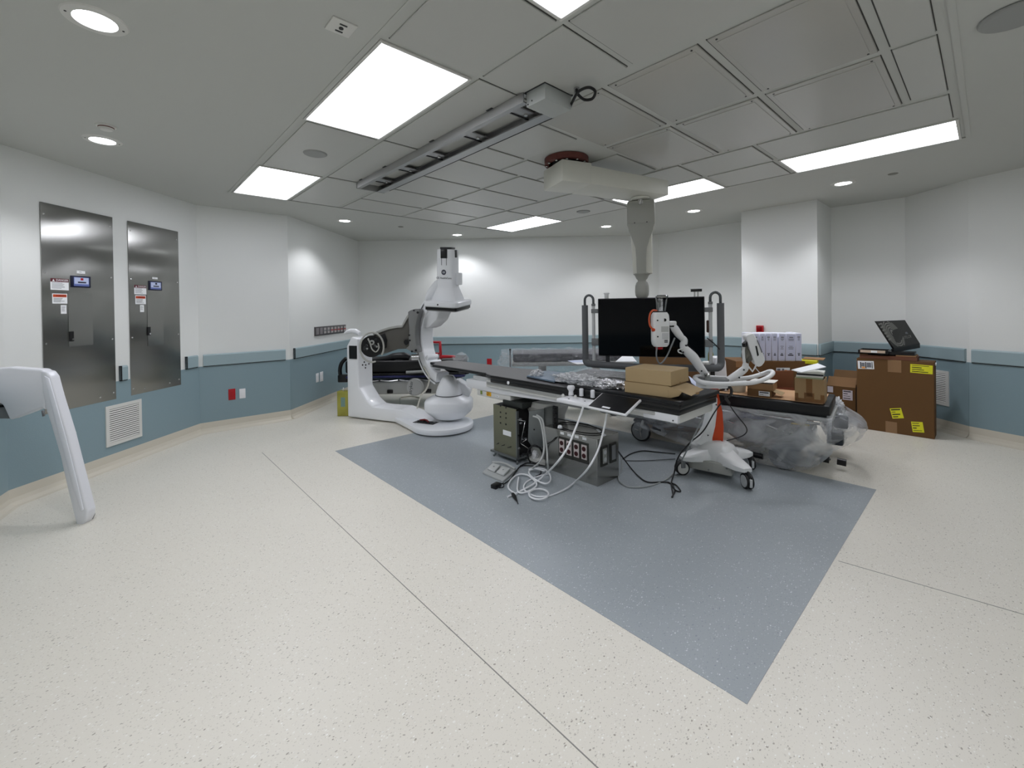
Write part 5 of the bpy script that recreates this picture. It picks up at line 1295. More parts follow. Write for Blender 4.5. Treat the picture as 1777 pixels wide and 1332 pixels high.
MB().tube([FH1 @ Vector((-.035, -.02, -.15)), P4(1139, 612, 3.98), P4(1140, 622, 3.98), P4(1144, 630, 3.99), P4(1150, 628, 4.0), P4(1158, 616, 4.0), P4(1165, 600, 4.0), P4(1171, 586, 4.01)], .007, GC, n=8, smoothing=5).build('head_lead', t)
# right arm with the control display seen edge-on
MB().tube([P4(1262, 659, 4.1), P4(1275, 652, 4.12), P4(1287, 644, 4.13), P4(1293, 638, 4.13), P4(1294, 630, 4.13)], [.024, .034, .036, .032, .024], HU, n=14, smoothing=4).build('display_arm', t)
for px, py in ((1291, 641.5), (1283, 655)): MB().cyl(P4(px, py, 4.085), P4(px, py, 4.095), .008, .008, DPL, n=10).build('arm_screw', t)
MB().tube([P4(1292, 630, 4.13), P4(1290, 610, 4.13), P4(1291.5, 597, 4.13)], .014, HU, n=10, smoothing=2).build('display_bracket', t)
MB().tube([P4(1292, 598, 4.12), P4(1297, 588, 4.12), P4(1305, 582, 4.12)], .013, GPL, n=10, smoothing=3).build('display_bracket', t)
MB().tube([P4(1294, 630, 4.12), P4(1306, 644.5, 4.1), P4(1312, 634, 4.1)], .009, HU, n=8).build('display_strut', t)
MB().tube([P4(1311, 638, 4.1), P4(1317, 645, 4.1), P4(1322, 648, 4.1)], .004, WPL, n=6, smoothing=2).build('dangling_tab', t)
slab = [(1294, 584), (1297, 581), (1307, 578), (1310, 581), (1320, 603), (1327, 620), (1327.5, 628), (1322, 635), (1316, 637), (1311, 633), (1301, 606)]
mb = MB(); mb.prism([P4(px, py, 4.07) for px, py in slab], Vector((.674, .738, 0)) * .20 + Vector((.05, -.05, 0)), HU, bev=.012, seg=3); mb.build('control_display', t)
mb = MB(); mb.prism([P4(px, py, 4.066) for px, py in ((1311, 600), (1313.5, 600), (1317, 616), (1314.5, 618))], Vector((.674, .738, 0)) * .01, BLK); mb.build('display_slot', t)
mb = MB(); mb.prism([P4(px, py, 4.066) for px, py in ((1314, 590), (1315, 590), (1323.5, 611), (1322, 612))], Vector((.674, .738, 0)) * .01, INKG); mb.build('display_slot', t)
crumple(P4(1297, 612, 4.15), .05, .05, .09, 6.1, .4, 3, mat('hinge_works', srgb(110, 108, 98), .5, var=.5, vscale=30), 'hinge_mechanism', t, flat=False)
MB().box((-.035, -.01, -.015), (.02, .02, .02), BLK, M=frame(P4(1294, 597, 4.09), Vector((1, 0, .3)))).build('hinge_clip', t)
# dark lead bundle hung under the ring
bd = [P4(1262 + 7.5 * math.cos(a), 679 + 9 * math.sin(a), 4.0 + .004 * k) for k, a in enumerate([.6 + 4.9 * k / 16 - PI * 1.1 for k in range(17)])]
tag(MB().tube(bd + [P4(1260, 692, 4.0), P4(1266, 700, 4.0)], .013, mat('dark_braid', srgb(58, 56, 54), .6), n=8).build('lead_bundle'), 'dark braided lead bundle looped under the injector push ring', 'cable bundle')
cable('black_cable', [P4(1262, 688, 4.02), P4(1268, 705, 4.05), P4(1280, 722, 4.08), P4(1293, 738, 4.1), P4(1296, 748, 4.1), P4(1288, 756, 4.1), P4(1270, 762, 4.12), P4(1257, 765, 4.14)], .005, RUB, 'black lead curving from the push ring round behind the orange column', group='black floor cables')

# ------------------------------------------------------------------ stretchers
BLUEF = mat('blue_frame', srgb(40, 44, 92), .35)
CHRB = mat('chrome_bar', srgb(190, 192, 192), .18, metal=.9)
HOOD = mat('stretcher_hood', srgb(168, 170, 168), .4)
RIMG = mat('wheel_rim_grey', srgb(120, 124, 126), .45)
# 1: behind the C-arm stand
o1 = dep(592, 700, 6.95); o1.z = 0
F1 = frame(o1, Vector((.738, -.674, 0)))
t = thing('stretcher', o1, 'black-mattress hospital stretcher parked behind the C-arm stand', 'stretcher', 'hospital stretchers')
MB().box((.06, .03, .56), (1.95, .72, .76), MATTR, bev=.03, seg=3, M=F1).build('mattress', t)
MB().box((.10, .0, .52), (1.98, .75, .56), BLK, bev=.01, M=F1).build('litter_deck', t)
MB().box((.08, -.01, .485), (1.98, .76, .52), BLUEF, bev=.01, M=F1).build('blue_frame', t)
R = random.Random(8)
bump = [(.15, .77), (.35, .80), (.5, .785), (.7, .80), (.82, .835), (.98, .84), (1.08, .815)]
MB().tube([F1 @ Vector((x, .12, z - .02)) for x, z in bump], [.04, .05, .035, .05, .055, .06, .04], MATTR, n=10, smoothing=4).build('folded_straps', t)
MB().tube([F1 @ Vector(p) for p in ((-.03, .1, .46), (-.05, .1, .60), (-.02, .1, .72), (.06, .1, .80))], .03, BLK, n=10, smoothing=3).build('head_handle', t)
MB().box((-.06, .02, .42), (.1, .14, .54), BLK, bev=.015, M=F1).build('corner_bumper', t)
for xa, xb in ((.36, .62), (.64, .92), (.94, 1.25), (1.27, 1.6)):
    MB().tube([F1 @ Vector(p) for p in ((xa, -.03, .455), ((xa + xb) / 2, -.035, .44), (xb, -.03, .452))], .011, CHRB, n=8, smoothing=3).build('side_rail_bar', t)
MB().tube([F1 @ Vector((1.05, -.02, .575)), F1 @ Vector((1.55, -.02, .59))], .022, HOOD, n=10).build('grab_bar', t)
mb = MB(); mb.prism([F1 @ Vector(p) for p in ((.12, 0, .42), (1.9, 0, .43), (1.86, 0, .30), (1.6, 0, .22), (.5, 0, .22), (.2, 0, .28))], F1.to_3x3() @ Vector((0, .6, 0)), HOOD, bev=.03, seg=3); mb.build('base_hood', t)
for x in (.45, .74, 1.35): MB().box((x, -.02, .24), (x + .09, .01, .30), BLK, bev=.01, M=F1).build('pedal', t)
MB().box((.47, -.025, .29), (.51, .0, .37), BLK, bev=.004, M=F1).build('pedal_stem', t)
c = dep(720.5, 671, 6.85)
nv = Vector((-.674, -.738, 0))
MB().cyl(c, c + nv * .05, .137, .130, HOOD, n=40).build('wheel_hood', t)
MB().cyl(c + nv * .05, c + nv * .055, .118, .112, mat('hood_disc', srgb(178, 180, 180), .35), n=40).build('hood_disc', t)
text('stryker', .07, face_frame(c + nv * .0565 - Vector((.738, -.674, 0)) * .055, Vector((.12 * .738, -.12 * .674, 1)), Vector((-.738, .674, .1))), INK, t)
for x in (.25, 1.75):
    for y in (.08, .66): caster(F1 @ Vector((x, y, .085)), .085, t, .03, Vector((.674, .738, 0)))
RF = mat('red_tube', srgb(178, 20, 34), .35)
t = thing('red_handle_frame', dep(760, 610, 7.0), 'red square tube handle frame with padded grip at the stretcher foot end', 'handle frame')
rp = lambda x, y: dep(x, y, 7.0)
MB().tube([rp(738, 593.5), rp(764, 593.5)], .020, RF, n=8).build('top_tube', t)
MB().tube([rp(763.5, 592), rp(765, 621)], .022, RF, n=8).build('upright_tube', t)
MB().tube([rp(745, 612.5), rp(764, 613)], .014, RF, n=8).build('lower_tube', t)
MB().tube([rp(763, 619), rp(771, 618.5), rp(780, 618.5), rp(790, 618.5)], [.030, .026, .024, .018], RF, n=10).build('padded_grip', t)
MB().tube([rp(765, 620), Vector((rp(768, 640).x, rp(768, 640).y, .5))], .018, STEEL, n=8).build('socket_post', t)
WRT = wrap_mat('thin_wrap', alpha=.16)
crumple(dep(800, 622, 6.9), .12, .10, .09, 3.9, .5, 3, WRT, 'loose_wrap', None)
tag(bpy.data.objects['loose_wrap'], 'loose clear wrap spilling over the foot of the stretcher behind the table', 'plastic')

# 2: wrapped stretcher beyond the table
o2 = dep(884, 690, 6.2); o2.z = 0
F2b = frame(o2, Vector((.738, -.674, 0)))
t = thing('stretcher', o2, 'plastic-wrapped grey stretcher beyond the patient table, left of the hanging display', 'stretcher', 'hospital stretchers')
CHM = mat('charcoal_mattress', srgb(66, 66, 72), .5, bump=.3, bscale=8)
MB().box((.06, .02, .80), (1.75, .68, .91), CHM, bev=.025, seg=3, M=F2b).build('mattress', t)
MB().box((.04, .0, .735), (1.78, .70, .79), HOOD, bev=.015, M=F2b).build('litter_frame', t)
MB().box((.2, .1, .25), (1.6, .6, .4), HOOD, bev=.03, M=F2b).build('base_hood', t)
for x in (.5, 1.3): MB().cyl(F2b @ Vector((x, .35, .38)), F2b @ Vector((x, .35, .75)), .06, .06, HOOD, n=18).build('lift_column', t)
for x in (.3, 1.5):
    for y in (.06, .64): caster(F2b @ Vector((x, y, .09)), .09, t, .03, Vector((.674, .738, 0)))
MB().cyl(F2b @ Vector((.02, .02, .70)), F2b @ Vector((.02, .02, .96)), .011, .011, DPL, n=10).build('iv_pole_stub', t)
MB().cyl(F2b @ Vector((.02, .02, .965)), F2b @ Vector((.02, .02, .99)), .016, .012, BLK, n=10).build('pole_tip', t)
# film thrown over it
def film(name, M, nx, ny, fn, m, parent):
    mb = MB(); i = mb._mi(m); g = [[mb.bm.verts.new(M @ Vector(fn(a / nx, b / ny))) for b in range(ny + 1)] for a in range(nx + 1)]
    for a in range(nx):
        for b in range(ny):
            f = mb.bm.faces.new([g[a][b], g[a + 1][b], g[a + 1][b + 1], g[a][b + 1]]); f.smooth = True; f.material_index = i
    return mb.build(name, parent, sharp=70)
def f2(u, v):
    x = -.12 + 1.95 * u; k = .02 * mnoise.noise(Vector((x * 6, v * 5, 1.0))) + .015 * mnoise.noise(Vector((x * 17, v * 9, 4.0)))
    if v < .4: q = v / .4; return (x + k, -.06 - .03 * (1 - q) + k * 2, .68 + .26 * q)
    if v < .6: q = (v - .4) / .2; return (x, -.06 + .78 * q, .935 + k * 1.3)
    q = (v - .6) / .4; return (x + k, .72 + .04 * q + k, .935 - .26 * q)
film('film_cover', F2b, 70, 24, f2, WRT, t)
crumple(F2b @ Vector((-.06, .0, .80)), .10, .08, .12, 8.8, .5, 4, WRT, 'film_bunch', t, flat=False)

# 3: long wrapped stretcher on the right
A3, E3 = Vector((4.40, 3.52, 0)), Vector((4.73, .97, 0))
F3 = frame(A3, E3 - A3); L3 = (E3 - A3).length           # local x towards the camera end, y away from the camera... checked below
ysg = 1 if (F3.to_3x3() @ Vector((0, 1, 0))).dot(Vector((1, 0, 0))) > 0 else -1
def q3d(x, y, z): return F3 @ Vector((x, y * ysg, z))
def bx3(x0, x1, y0, y1, z0, z1, m, name, parent, bev=.01): return MB().box((x0, min(y0 * ysg, y1 * ysg), z0), (x1, max(y0 * ysg, y1 * ysg), z1), m, bev=bev, M=F3).build(name, parent)
t = thing('stretcher', q3d(L3 / 2, .35, 0), 'long black-mattress stretcher shrouded in clear plastic with cartons on top', 'stretcher', 'hospital stretchers')
BED3 = t
bx3(.15, L3 - .0, 0, .68, .535, .645, MATTR, 'mattress', t, .02)
bx3(.12, L3 + .02, -.01, .70, .495, .53, HOOD, 'litter_frame', t, .01)
bx3(.30, L3 - .5, -.02, .72, .44, .485, BLUEF, 'blue_frame', t, .01)
bx3(.2, L3 - .15, .06, .62, .23, .36, HOOD, 'base_hood', t, .04)
for x in (.8, 1.9): MB().cyl(q3d(x, .34, .34), q3d(x, .34, .5), .07, .07, DPL, n=18).build('lift_column', t)
for xa, xb, za, zb in ((1.25, 1.62, .40, .375), (1.66, 2.02, .40, .36), (2.05, 2.30, .42, .35)):
    MB().tube([q3d(xa, -.05, za), q3d((xa + xb) / 2, -.055, (za + zb) / 2 - .005), q3d(xb, -.05, zb)], .010, CHRB, n=8, smoothing=3).build('side_rail_bar', t)
for xa in (1.3, 1.95): MB().tube([q3d(xa, -.03, .49), q3d(xa + .55, -.035, .48)], .012, CHRB, n=8).build('frame_rail', t)
bx3(2.28, 2.42, -.03, -.02, .445, .458, mat('yellow_tag', srgb(196, 170, 60), .5), 'yellow_tag', t, 0)
bx3(L3 - .02, L3 + .10, -.05, .06, .31, .43, mat('bumper_slate', srgb(30, 38, 46), .45), 'corner_bumper', t, .02)
bx3(L3 - .02, L3 + .10, .62, .73, .31, .43, mat('bumper_slate', (0, 0, 0)), 'corner_bumper', t, .02)
# wheels: front near the left end and the hooded rear one
wc = onz(1112, 765, 0); wc.z = .118
axw = (F3.to_3x3() @ Vector((0, 1, 0))).normalized()
mb = MB()
ang = [2 * PI * k / 36 for k in range(37)]
MB().tube([wc + (E3 - A3).normalized() * math.cos(a) * .108 + Vector((0, 0, math.sin(a) * .108)) for a in ang], .011, RUB, n=8, cap=False).build('wheel_tyre', t)
MB().cyl(wc - axw * .012, wc + axw * .012, .10, .10, RIMG, n=32).build('wheel_disc', t)
for a in (.9, 2.9, 4.9): MB().tube([wc - axw * .016, wc - axw * .016 + (E3 - A3).normalized() * math.cos(a) * .07 + Vector((0, 0, math.sin(a) * .07))], .006, HOOD, n=6).build('wheel_spoke', t)
MB().tube([wc - axw * .025 + Vector((0, 0, .0)), wc - axw * .02 + (E3 - A3).normalized() * .04 + Vector((0, 0, .13))], .016, HOOD, n=8).build('wheel_fork', t)
bx3(.70, 1.05, -.01, .10, .215, .25, DPL, 'fork_plate', t, .01)
wc2 = q3d(L3 - .36, -.03, .13)
MB().cyl(wc2 + axw * .03, wc2 - axw * .01, .125, .12, mat('hood_dark', srgb(96, 100, 102), .4), n=36).build('rear_wheel_cover', t)
mb = MB(); mb.prism([wc2 - axw * .013 + (E3 - A3).normalized() * x + Vector((0, 0, z)) for x, z in ((-.06, -.05), (.0, .06), (.04, .065), (.03, .02), (-.03, -.065))], axw * -.003, HOOD); mb.build('cover_rib', t)
MB().cyl(q3d(L3 - .36, .64, .1), q3d(L3 - .36, .60, .1), .10, .10, RUB, n=28).build('rear_wheel', t)
for x, r in ((L3 - .10, .03), (L3 + .03, .032)):
    MB().cyl(q3d(x, .30, .075), q3d(x + .07, .30, .07), r, r, BLK, n=16).build('foot_pedal_roller', t)
MB().tube([q3d(L3 - .2, .30, .12), q3d(L3 - .02, .30, .075)], .012, STEEL, n=8).build('pedal_bar', t)
MB().tube([q3d(.95, -.02, .20), q3d(1.05, -.03, .19)], .03, DPL, n=10).build('brake_pedal', t)
MB().tube([q3d(1.85, -.05, .11), q3d(2.05, -.06, .10)], .028, BLK, n=10).build('brake_pedal', t)
# shroud: a wide film skirt along the near side and round the end
WR3 = wrap_mat('shroud_film', tint=(.50, .52, .54), alpha=.40, rough=.3, bump=.22, bscale=3.0)
def f3(u, v):
    x = .45 + (L3 - .45 + .02) * u
    low = .30 - .30 * min(1, max(0, (u - .08) / .5)) ** .8 if u < .75 else .0
    drop = [.26, .15, .13, .05, .0][min(4, int(u * 5))]
    lo = .24 * max(0, 1 - u / .55) ** 1.2 + .018 + (.22 * ((u - .86) / .14) ** 2 if u > .86 else 0)
    z = .545 * (1 - v) + lo * v
    bulge = .10 * math.sin(PI * min(1, v * 1.15)) * (.4 + .6 * u)
    k = .018 * mnoise.noise(Vector((x * 5, v * 3, 2.0))) + .012 * mnoise.noise(Vector((x * 14, v * 4, 5.0)))
    return (x, (-.045 - bulge + k) * ysg, z)
film('shroud_side', F3, 90, 26, f3, WR3, t)
def f3e(u, v):
    a = -PI / 2 + PI * u; lo = .24 + .10 * u + .05 * math.sin(PI * u); z = .56 * (1 - v) + lo * v
    rr_ = .36 + .10 * math.sin(PI * min(1, v * 1.1)); k = .02 * mnoise.noise(Vector((u * 6, v * 4, 8)))
    return (L3 - .02 + (.12 + .16 * math.sin(PI * v * .8) + k) * math.cos(a), (.34 + math.sin(a) * (rr_ + k)) * ysg, z)
film('shroud_end', F3, 50, 20, f3e, WR3, t)
bagc = dep(1446, 724, 4.55)
crumple(bagc, .12, .12, .19, 11.3, .35, 5, wrap_mat('bag_film_milky', tint=(.86, .88, .90), alpha=.5, bump=.6, bscale=7), 'end_bag', t, flat=False)
crumple(dep(1462, 745, 4.5), .07, .07, .10, 14.3, .4, 4, wrap_mat('bag_film_milky', (1, 1, 1)), 'end_bag', t, flat=False)
crumple(bagc + Vector((0, 0, -.03)), .085, .085, .11, 1.3, .2, 3, mat('grey_pillow', srgb(128, 130, 136), .6), 'wrapped_pillow', t, flat=False)

# raised end pad and papers further along
t = thing('spare_mattress', q3d(.05, .3, .65), 'black spare mattress under clear film, beyond the packs on the table', 'mattress')
PA, PB = dep(985, 648, 5.25), dep(1095, 656, 4.75)
FP3 = frame(Vector((PA.x, PA.y, .655)), Vector((PB.x - PA.x, PB.y - PA.y, 0)))
lp_ = (Vector((PB.x - PA.x, PB.y - PA.y, 0))).length
MB().box((0, .0, .0), (lp_, .50, .115), MATTR, bev=.02, seg=2, M=FP3).build('mattress_body', t)
def f4(u, v):
    x = -.03 + (lp_ + .04) * u; k = .012 * mnoise.noise(Vector((x * 9, v * 7, 3)))
    if v < .35: q = v / .35; return (x, -.02 + k, .06 + .065 * q)
    return (x, -.02 + .54 * (v - .35) / .65, .125 + k)
film('film_cover', FP3, 50, 16, f4, WR1, t)
t = thing('paper_sheets', FP3 @ Vector((.05, .35, .13)), 'folded white printed sheets lying on the wrapped bedding left of the display', 'paper')
mb = MB(); mb.prism([dep(985, 626, 5.15), dep(1000, 631.5, 5.1), dep(1030, 630, 5.2), dep(1018, 624, 5.3)], (0, 0, .004), mat('blue_white_paper', srgb(196, 204, 226), .6)); mb.build('sheet', t)
MB().prism([dep(992, 629, 5.1), dep(1002, 632, 5.08), dep(1031, 630.5, 5.18), dep(1024, 629, 5.2)], (0, 0, .003), PAPER).build('sheet', t)
t = thing('paper_sheets', dep(1085, 624, 5.0), 'white papers under the lower left edge of the hanging display', 'paper')
mb = MB(); mb.prism([dep(1068, 628, 5.0), dep(1105, 628, 4.9), dep(1098, 619, 5.25), dep(1080, 618, 5.3)], (0, 0, .006), PAPER); mb.build('sheet', t)
# cartons standing beyond stretcher three
ca, cb_ = dep(1110, 690, 5.62), dep(1216, 690, 5.35)
fr = frame(Vector((ca.x, ca.y, 0)), Vector((cb_.x - ca.x, cb_.y - ca.y, 0)))
carton('cardboard_box', fr, (Vector((cb_.x - ca.x, cb_.y - ca.y))).length, .5, .985, 'big brown carton showing as a strip beneath the hanging display', group='large cartons')
t = thing('amber_bottle', dep(1225, 612, 5.2), 'orange-brown bottle seen between the display and its right bumper', 'bottle')
bz = 0.985
fr2c = fr
b0 = dep(1221, 620, 5.0)
STK = carton('cardboard_box', frame(Vector((b0.x + .02, b0.y - .02, 0)), Vector((.738, -.674, 0))), .16, .25, .80, 'narrow brown carton behind the display, right of the big brown one', group='large cartons')
bb = Vector((b0.x + .07, b0.y + .02, .802))
mb = MB(); mb.lathe([(.0001, 0), (.03, 0), (.032, .02), (.032, .20), (.025, .23), (.012, .25), (.012, .29), (.0001, .29)], bb, mat('amber_plastic', srgb(170, 84, 40), .35), n=18); mb.build('bottle_body', t); t.location = bb
bb2 = bb + Vector((.05, -.05, 0))
t = thing('green_bottle', bb2, 'olive green bottle beside the orange-brown one behind the display post', 'bottle')
MB().lathe([(.0001, 0), (.03, 0), (.03, .19), (.024, .22), (.012, .235), (.012, .27), (.0001, .27)], bb2, mat('olive_plastic', srgb(128, 124, 32), .35), n=18).build('bottle_body', t)
# small white device standing on the stretcher behind the injector ring
t = thing('white_device', dep(1248, 680, 4.72), 'rounded white plastic device with a dark side opening behind the injector ring', 'medical device')
wb = dep(1234, 655, 4.75); FW = frame(Vector((wb.x, wb.y, .648)), Vector((.738, -.674, 0)))
loft([[Vector((p[0] + .105, p[1] + .08, p[2])) for p in rr(.082 - a, .075 - a * .5, .03, z)] for a, z in ((0, 0), (.002, .16), (.010, .30), (.022, .34), (.045, .352))], WPL, 'device_shell', t, FW)
MB().box((-.055, .02, .12), (.03, .12, .30), WPL2, bev=.02, seg=3, M=FW).build('side_arm', t)
MB().box((.0, -.003, .14), (.045, .03, .28), BLK, bev=.012, M=FW).build('dark_opening', t)

# goods on the big stretcher
SH = mat('tan_sheet', srgb(188, 150, 112), .75)
t = thing('cardboard_sheet', q3d(1.9, .25, .65), 'flat tan cardboard sheet lying over the wrapped stretcher mattress', 'cardboard')
mb = MB(); mb.prism([q3d(1.50, .05, .649), q3d(2.52, .03, .649), q3d(2.52, .60, .649), q3d(1.50, .62, .649)], (0, 0, .005), SH); mb.build('sheet', t)
def onb(px, py, y=0, z=None):
    return onv(px, py, (q3d(0, y, 0).x, q3d(0, y, 0).y), (q3d(1, y, 0).x, q3d(1, y, 0).y))
# taped box with books, right end
pa, pb = onb(1379.5, 700, .03), onb(1431, 704, .03)
FPB = frame(Vector((pa.x, pa.y, .656)), Vector((pb.x - pa.x, pb.y - pa.y, 0))); wpb = Vector((pb.x - pa.x, pb.y - pa.y, 0)).length
t = thing('taped_carton', pa, 'small tape-patched carton heaped with papers on the stretcher end', 'box')
KB = mat('kraft_mid', srgb(156, 128, 90), .75, var=.05, vscale=8)
hpb = .215
for lo, hi in (((0, 0, 0), (wpb, .006, hpb)), ((0, .234, 0), (wpb, .24, hpb)), ((0, .006, 0), (.006, .234, hpb)), ((wpb - .006, .006, 0), (wpb, .234, hpb)), ((.006, .006, 0), (wpb - .006, .234, .008))):
    MB().box(lo, hi, KB, M=FPB).build('carton_wall', t)
for a0_, a1_, b0_, b1_ in ((.39, .60, .05, hpb - .002), (0, .12, .0, .075), (.32, .66, 0, .085), (.87, 1.0, 0, .075), (0, 1, 0, .03)):
    MB().box((a0_ * wpb, -.0012 - .0003 * (a0_ > .3), b0_), (a1_ * wpb, 0, b1_), TAPE_Y, M=FPB).build('tape_patch', t)
cols = [srgb(210, 206, 190), srgb(182, 196, 160), srgb(232, 232, 226), srgb(40, 40, 42), srgb(214, 214, 206)]
R = random.Random(5)
for k in range(6):
    g = thing('paper_pad', FPB @ Vector((.1, .1, hpb - .022 + .0165 * k)), ['lowest pale pad in the taped carton', 'green-edged pad in the taped carton, second from below', 'white pad in the taped carton, third from below', 'black notebook among the pads in the taped carton', 'cream pad just under the tilted top folder', 'large white folder tilted on top of the taped carton'][k], 'paper', 'pads in the taped carton')
    if k < 5: MB().box((.01, .02, 0), (wpb - .012, .22, .0155), mat('pad_%d' % k, cols[k], .6), bev=.001, seg=1, M=FPB @ Matrix.Translation((.004 * k - .008, 0, hpb - .022 + .0165 * k)) @ Matrix.Rotation(R.uniform(-.06, .06), 4, 'Z')).build('pad_body', g)
    else:
        P_ = [dep(1373.5, 641, 3.98), dep(1390, 645.5, 3.88), dep(1433.5, 636, 3.96), dep(1419, 630, 4.15)]
        MB().prism(P_, (0, 0, -.006), PAPER).build('folder_cover', g)
# open flat cartons with label
def loose_box(px0, px1, py, w_d, h, y, label, m, open_top=True, stick=False, zbase=.656):
    a, b = onb(px0, py, y), onb(px1, py, y)
    fr = frame(Vector((a.x, a.y, zbase)), Vector((b.x - a.x, b.y - a.y, 0))); w = Vector((b.x - a.x, b.y - a.y, 0)).length
    t = thing('flat_carton', fr.translation, label, 'box', 'small cartons on the stretcher')
    for lo, hi in (((0, 0, 0), (w, .005, h)), ((0, w_d - .005, 0), (w, w_d, h)), ((0, .005, 0), (.005, w_d - .005, h)), ((w - .005, .005, 0), (w, w_d - .005, h)), ((.005, .005, 0), (w - .005, w_d - .005, .006))):
        MB().box(lo, hi, m, M=fr).build('carton_wall', t)
    if not open_top: MB().box((0, 0, h), (w, w_d, h + .004), m, M=fr).build('carton_lid', t)
    if stick: sticker(t, fr, w * .48, w * .93, .01, h - .008, PAPER, 'white_label', 2, seed=2)
    return t, fr, w
t1, fr1, w1_ = loose_box(1297, 1339, 692, .22, .062, .05, 'lower flat brown carton with a white label on the stretcher', CARD_D, False, True)
t2, fr2_, w2_ = loose_box(1297, 1342, 681, .20, .060, .06, 'upper open flat carton with dark contents, on the labelled one', CARD, True, False, .723)
MB().box((w2_ * .40, .008, .008), (w2_ - .01, .18, .05), BLK, bev=.01, M=fr2_).build('dark_contents', t2)
mb = MB(); mb.prism([fr2_ @ Vector(p) for p in ((.0, .02, .062), (w2_ - .0, .06, .066), (w2_ + .01, .20, .075), (.02, .20, .072))], (0, 0, .004), mat('lid_white', srgb(232, 230, 222), .6)); mb.build('white_lid', t2)
mb = MB(); mb.prism([fr1 @ Vector(p) for p in ((w1_, .02, .06), (w1_, .16, .06), (w1_ + .09, .15, .035), (w1_ + .08, .03, .025))], (0, 0, .003), KR); mb.build('open_flap', t1)
t = thing('plastic_jar', onb(1280, 680, .2), 'white plastic tub standing on the stretcher behind the dark lead bundle', 'jar')
jb = onb(1281, 684, .22); jb.z = .656
MB().lathe([(.0001, 0), (.07, 0), (.075, .09), (.078, .10), (.0001, .10)], jb, mat('cream_tub', srgb(206, 204, 190), .4), n=24).build('tub_body', t); MB().lathe([(.08, .10), (.08, .115), (.0001, .118)], jb, WPL2, n=24).build('tub_lid', t)
jb = onb(1253, 674, .16); jb.z = .656
t = thing('small_parts_heap', jb, 'small black and white plastic parts heaped beside the orange column', 'plastic parts')
R = random.Random(2); mb = MB()
for k in range(14):
    p = jb + Vector((R.uniform(-.06, .06), R.uniform(-.06, .06), R.uniform(0, .03))); mb.box(p - Vector((.02, .02, 0)), p + Vector((.015, .02, R.uniform(.015, .04))), R.choice([BLK, WPL, DPL, WPL2]), bev=.003)
o = mb.build('parts', t); o['kind'] = 'stuff'
t = thing('paper_sheets', dep(1222, 672, 4.4), 'white printed sheets lying between the kraft boxes and the injector ring', 'paper')
mb = MB(); mb.prism([dep(1195, 652, 4.6), dep(1200, 664, 4.35), dep(1222, 680, 4.3), dep(1224, 672, 4.4)], (0, 0, -.004), mat('blue_white_paper', (1, 1, 1))); mb.build('sheet', t)

# ------------------------------------------------------------------ binder carton and binders
ba, bb_ = dep(1278, 700, 5.05), dep(1412, 700, 4.95)
FB5 = frame(Vector((ba.x, ba.y, 0)), Vector((bb_.x - ba.x, bb_.y - ba.y, 0))); wb_ = Vector((bb_.x - ba.x, bb_.y - ba.y, 0)).length
BTOP = 1.56 - (627 - 541) / 757.4 * 5.0 - .078
t = thing('cardboard_box', FB5.translation, 'large brown carton behind the stretcher carrying the row of white binders', 'box', 'large cartons')
MB().box((0, 0, 0), (wb_ * 1.0, .42, BTOP), CARD_D, bev=.004, seg=1, M=FB5).build('carton_body', t)
MB().box((0, -.002, BTOP - .07), (wb_ * .14, .01, BTOP + .0), CARD, M=FB5).build('corner_flap', t)
sticker(t, FB5, wb_ * .525, wb_ * .70, BTOP - .14, BTOP - .075, PAPER, 'shipping_label', 0)
sticker(t, FB5, wb_ * .535, wb_ * .575, BTOP - .13, BTOP - .085, INKG, 'label_bar', 0, y=-.003)
sticker(t, FB5, wb_ * .60, wb_ * .625, BTOP - .13, BTOP - .085, INKG, 'label_bar', 0, y=-.003)
sticker(t, FB5, wb_ * .63, wb_ * .66, BTOP - .13, BTOP - .10, mat('label_orange', srgb(226, 160, 90), .5), 'label_patch', 0, y=-.003)
# an opened inner carton leaning in front
mb = MB(); fa_ = [dep(px, py, 4.9) for px, py in ((1331, 644), (1377, 643), (1378, 684), (1352, 684), (1342, 676), (1331, 662))]
RBR = mat('inner_brown', srgb(118, 70, 40), .8)
t = thing('cardboard_box', fa_[3], 'open dark brown carton whose inside shows behind the small labelled cartons', 'box', 'large cartons')
mb.prism(fa_, Vector((.674, .738, 0)) * .04, RBR, bev=.003); mb.build('inside_wall', t)
mb = MB(); mb.prism([dep(px, py, dd) for px, py, dd in ((1345, 672, 4.88), (1378, 672, 4.88), (1380, 685, 4.6), (1350, 684, 4.6))], (0, 0, -.004), mat('shiny_brown_tape', srgb(96, 50, 34), .25)); mb.build('inside_flap', t)
q0 = dep(1377, 660, 4.99)
mb = MB(); mb.prism([Vector((fa_[0].x + .03, fa_[0].y + .03, 0)), Vector((fa_[1].x + .03, fa_[1].y + .03, 0)), Vector((fa_[1].x + .03, fa_[1].y + .03, .62)), Vector((fa_[0].x + .03, fa_[0].y + .03, .62))], Vector((.674, .738, 0)) * .02, RBR); mb.build('carton_front', t)
BW = mat('binder_white', srgb(226, 228, 240), .35); BSP = mat('binder_spine_lilac', srgb(196, 200, 222), .4)
xs = [1303, 1318.5, 1329, 1339.5, 1350.5, 1363, 1381, 1392.5]
tops = [578.5, 579, 579, 579, 579, 579.5, 580, 581]
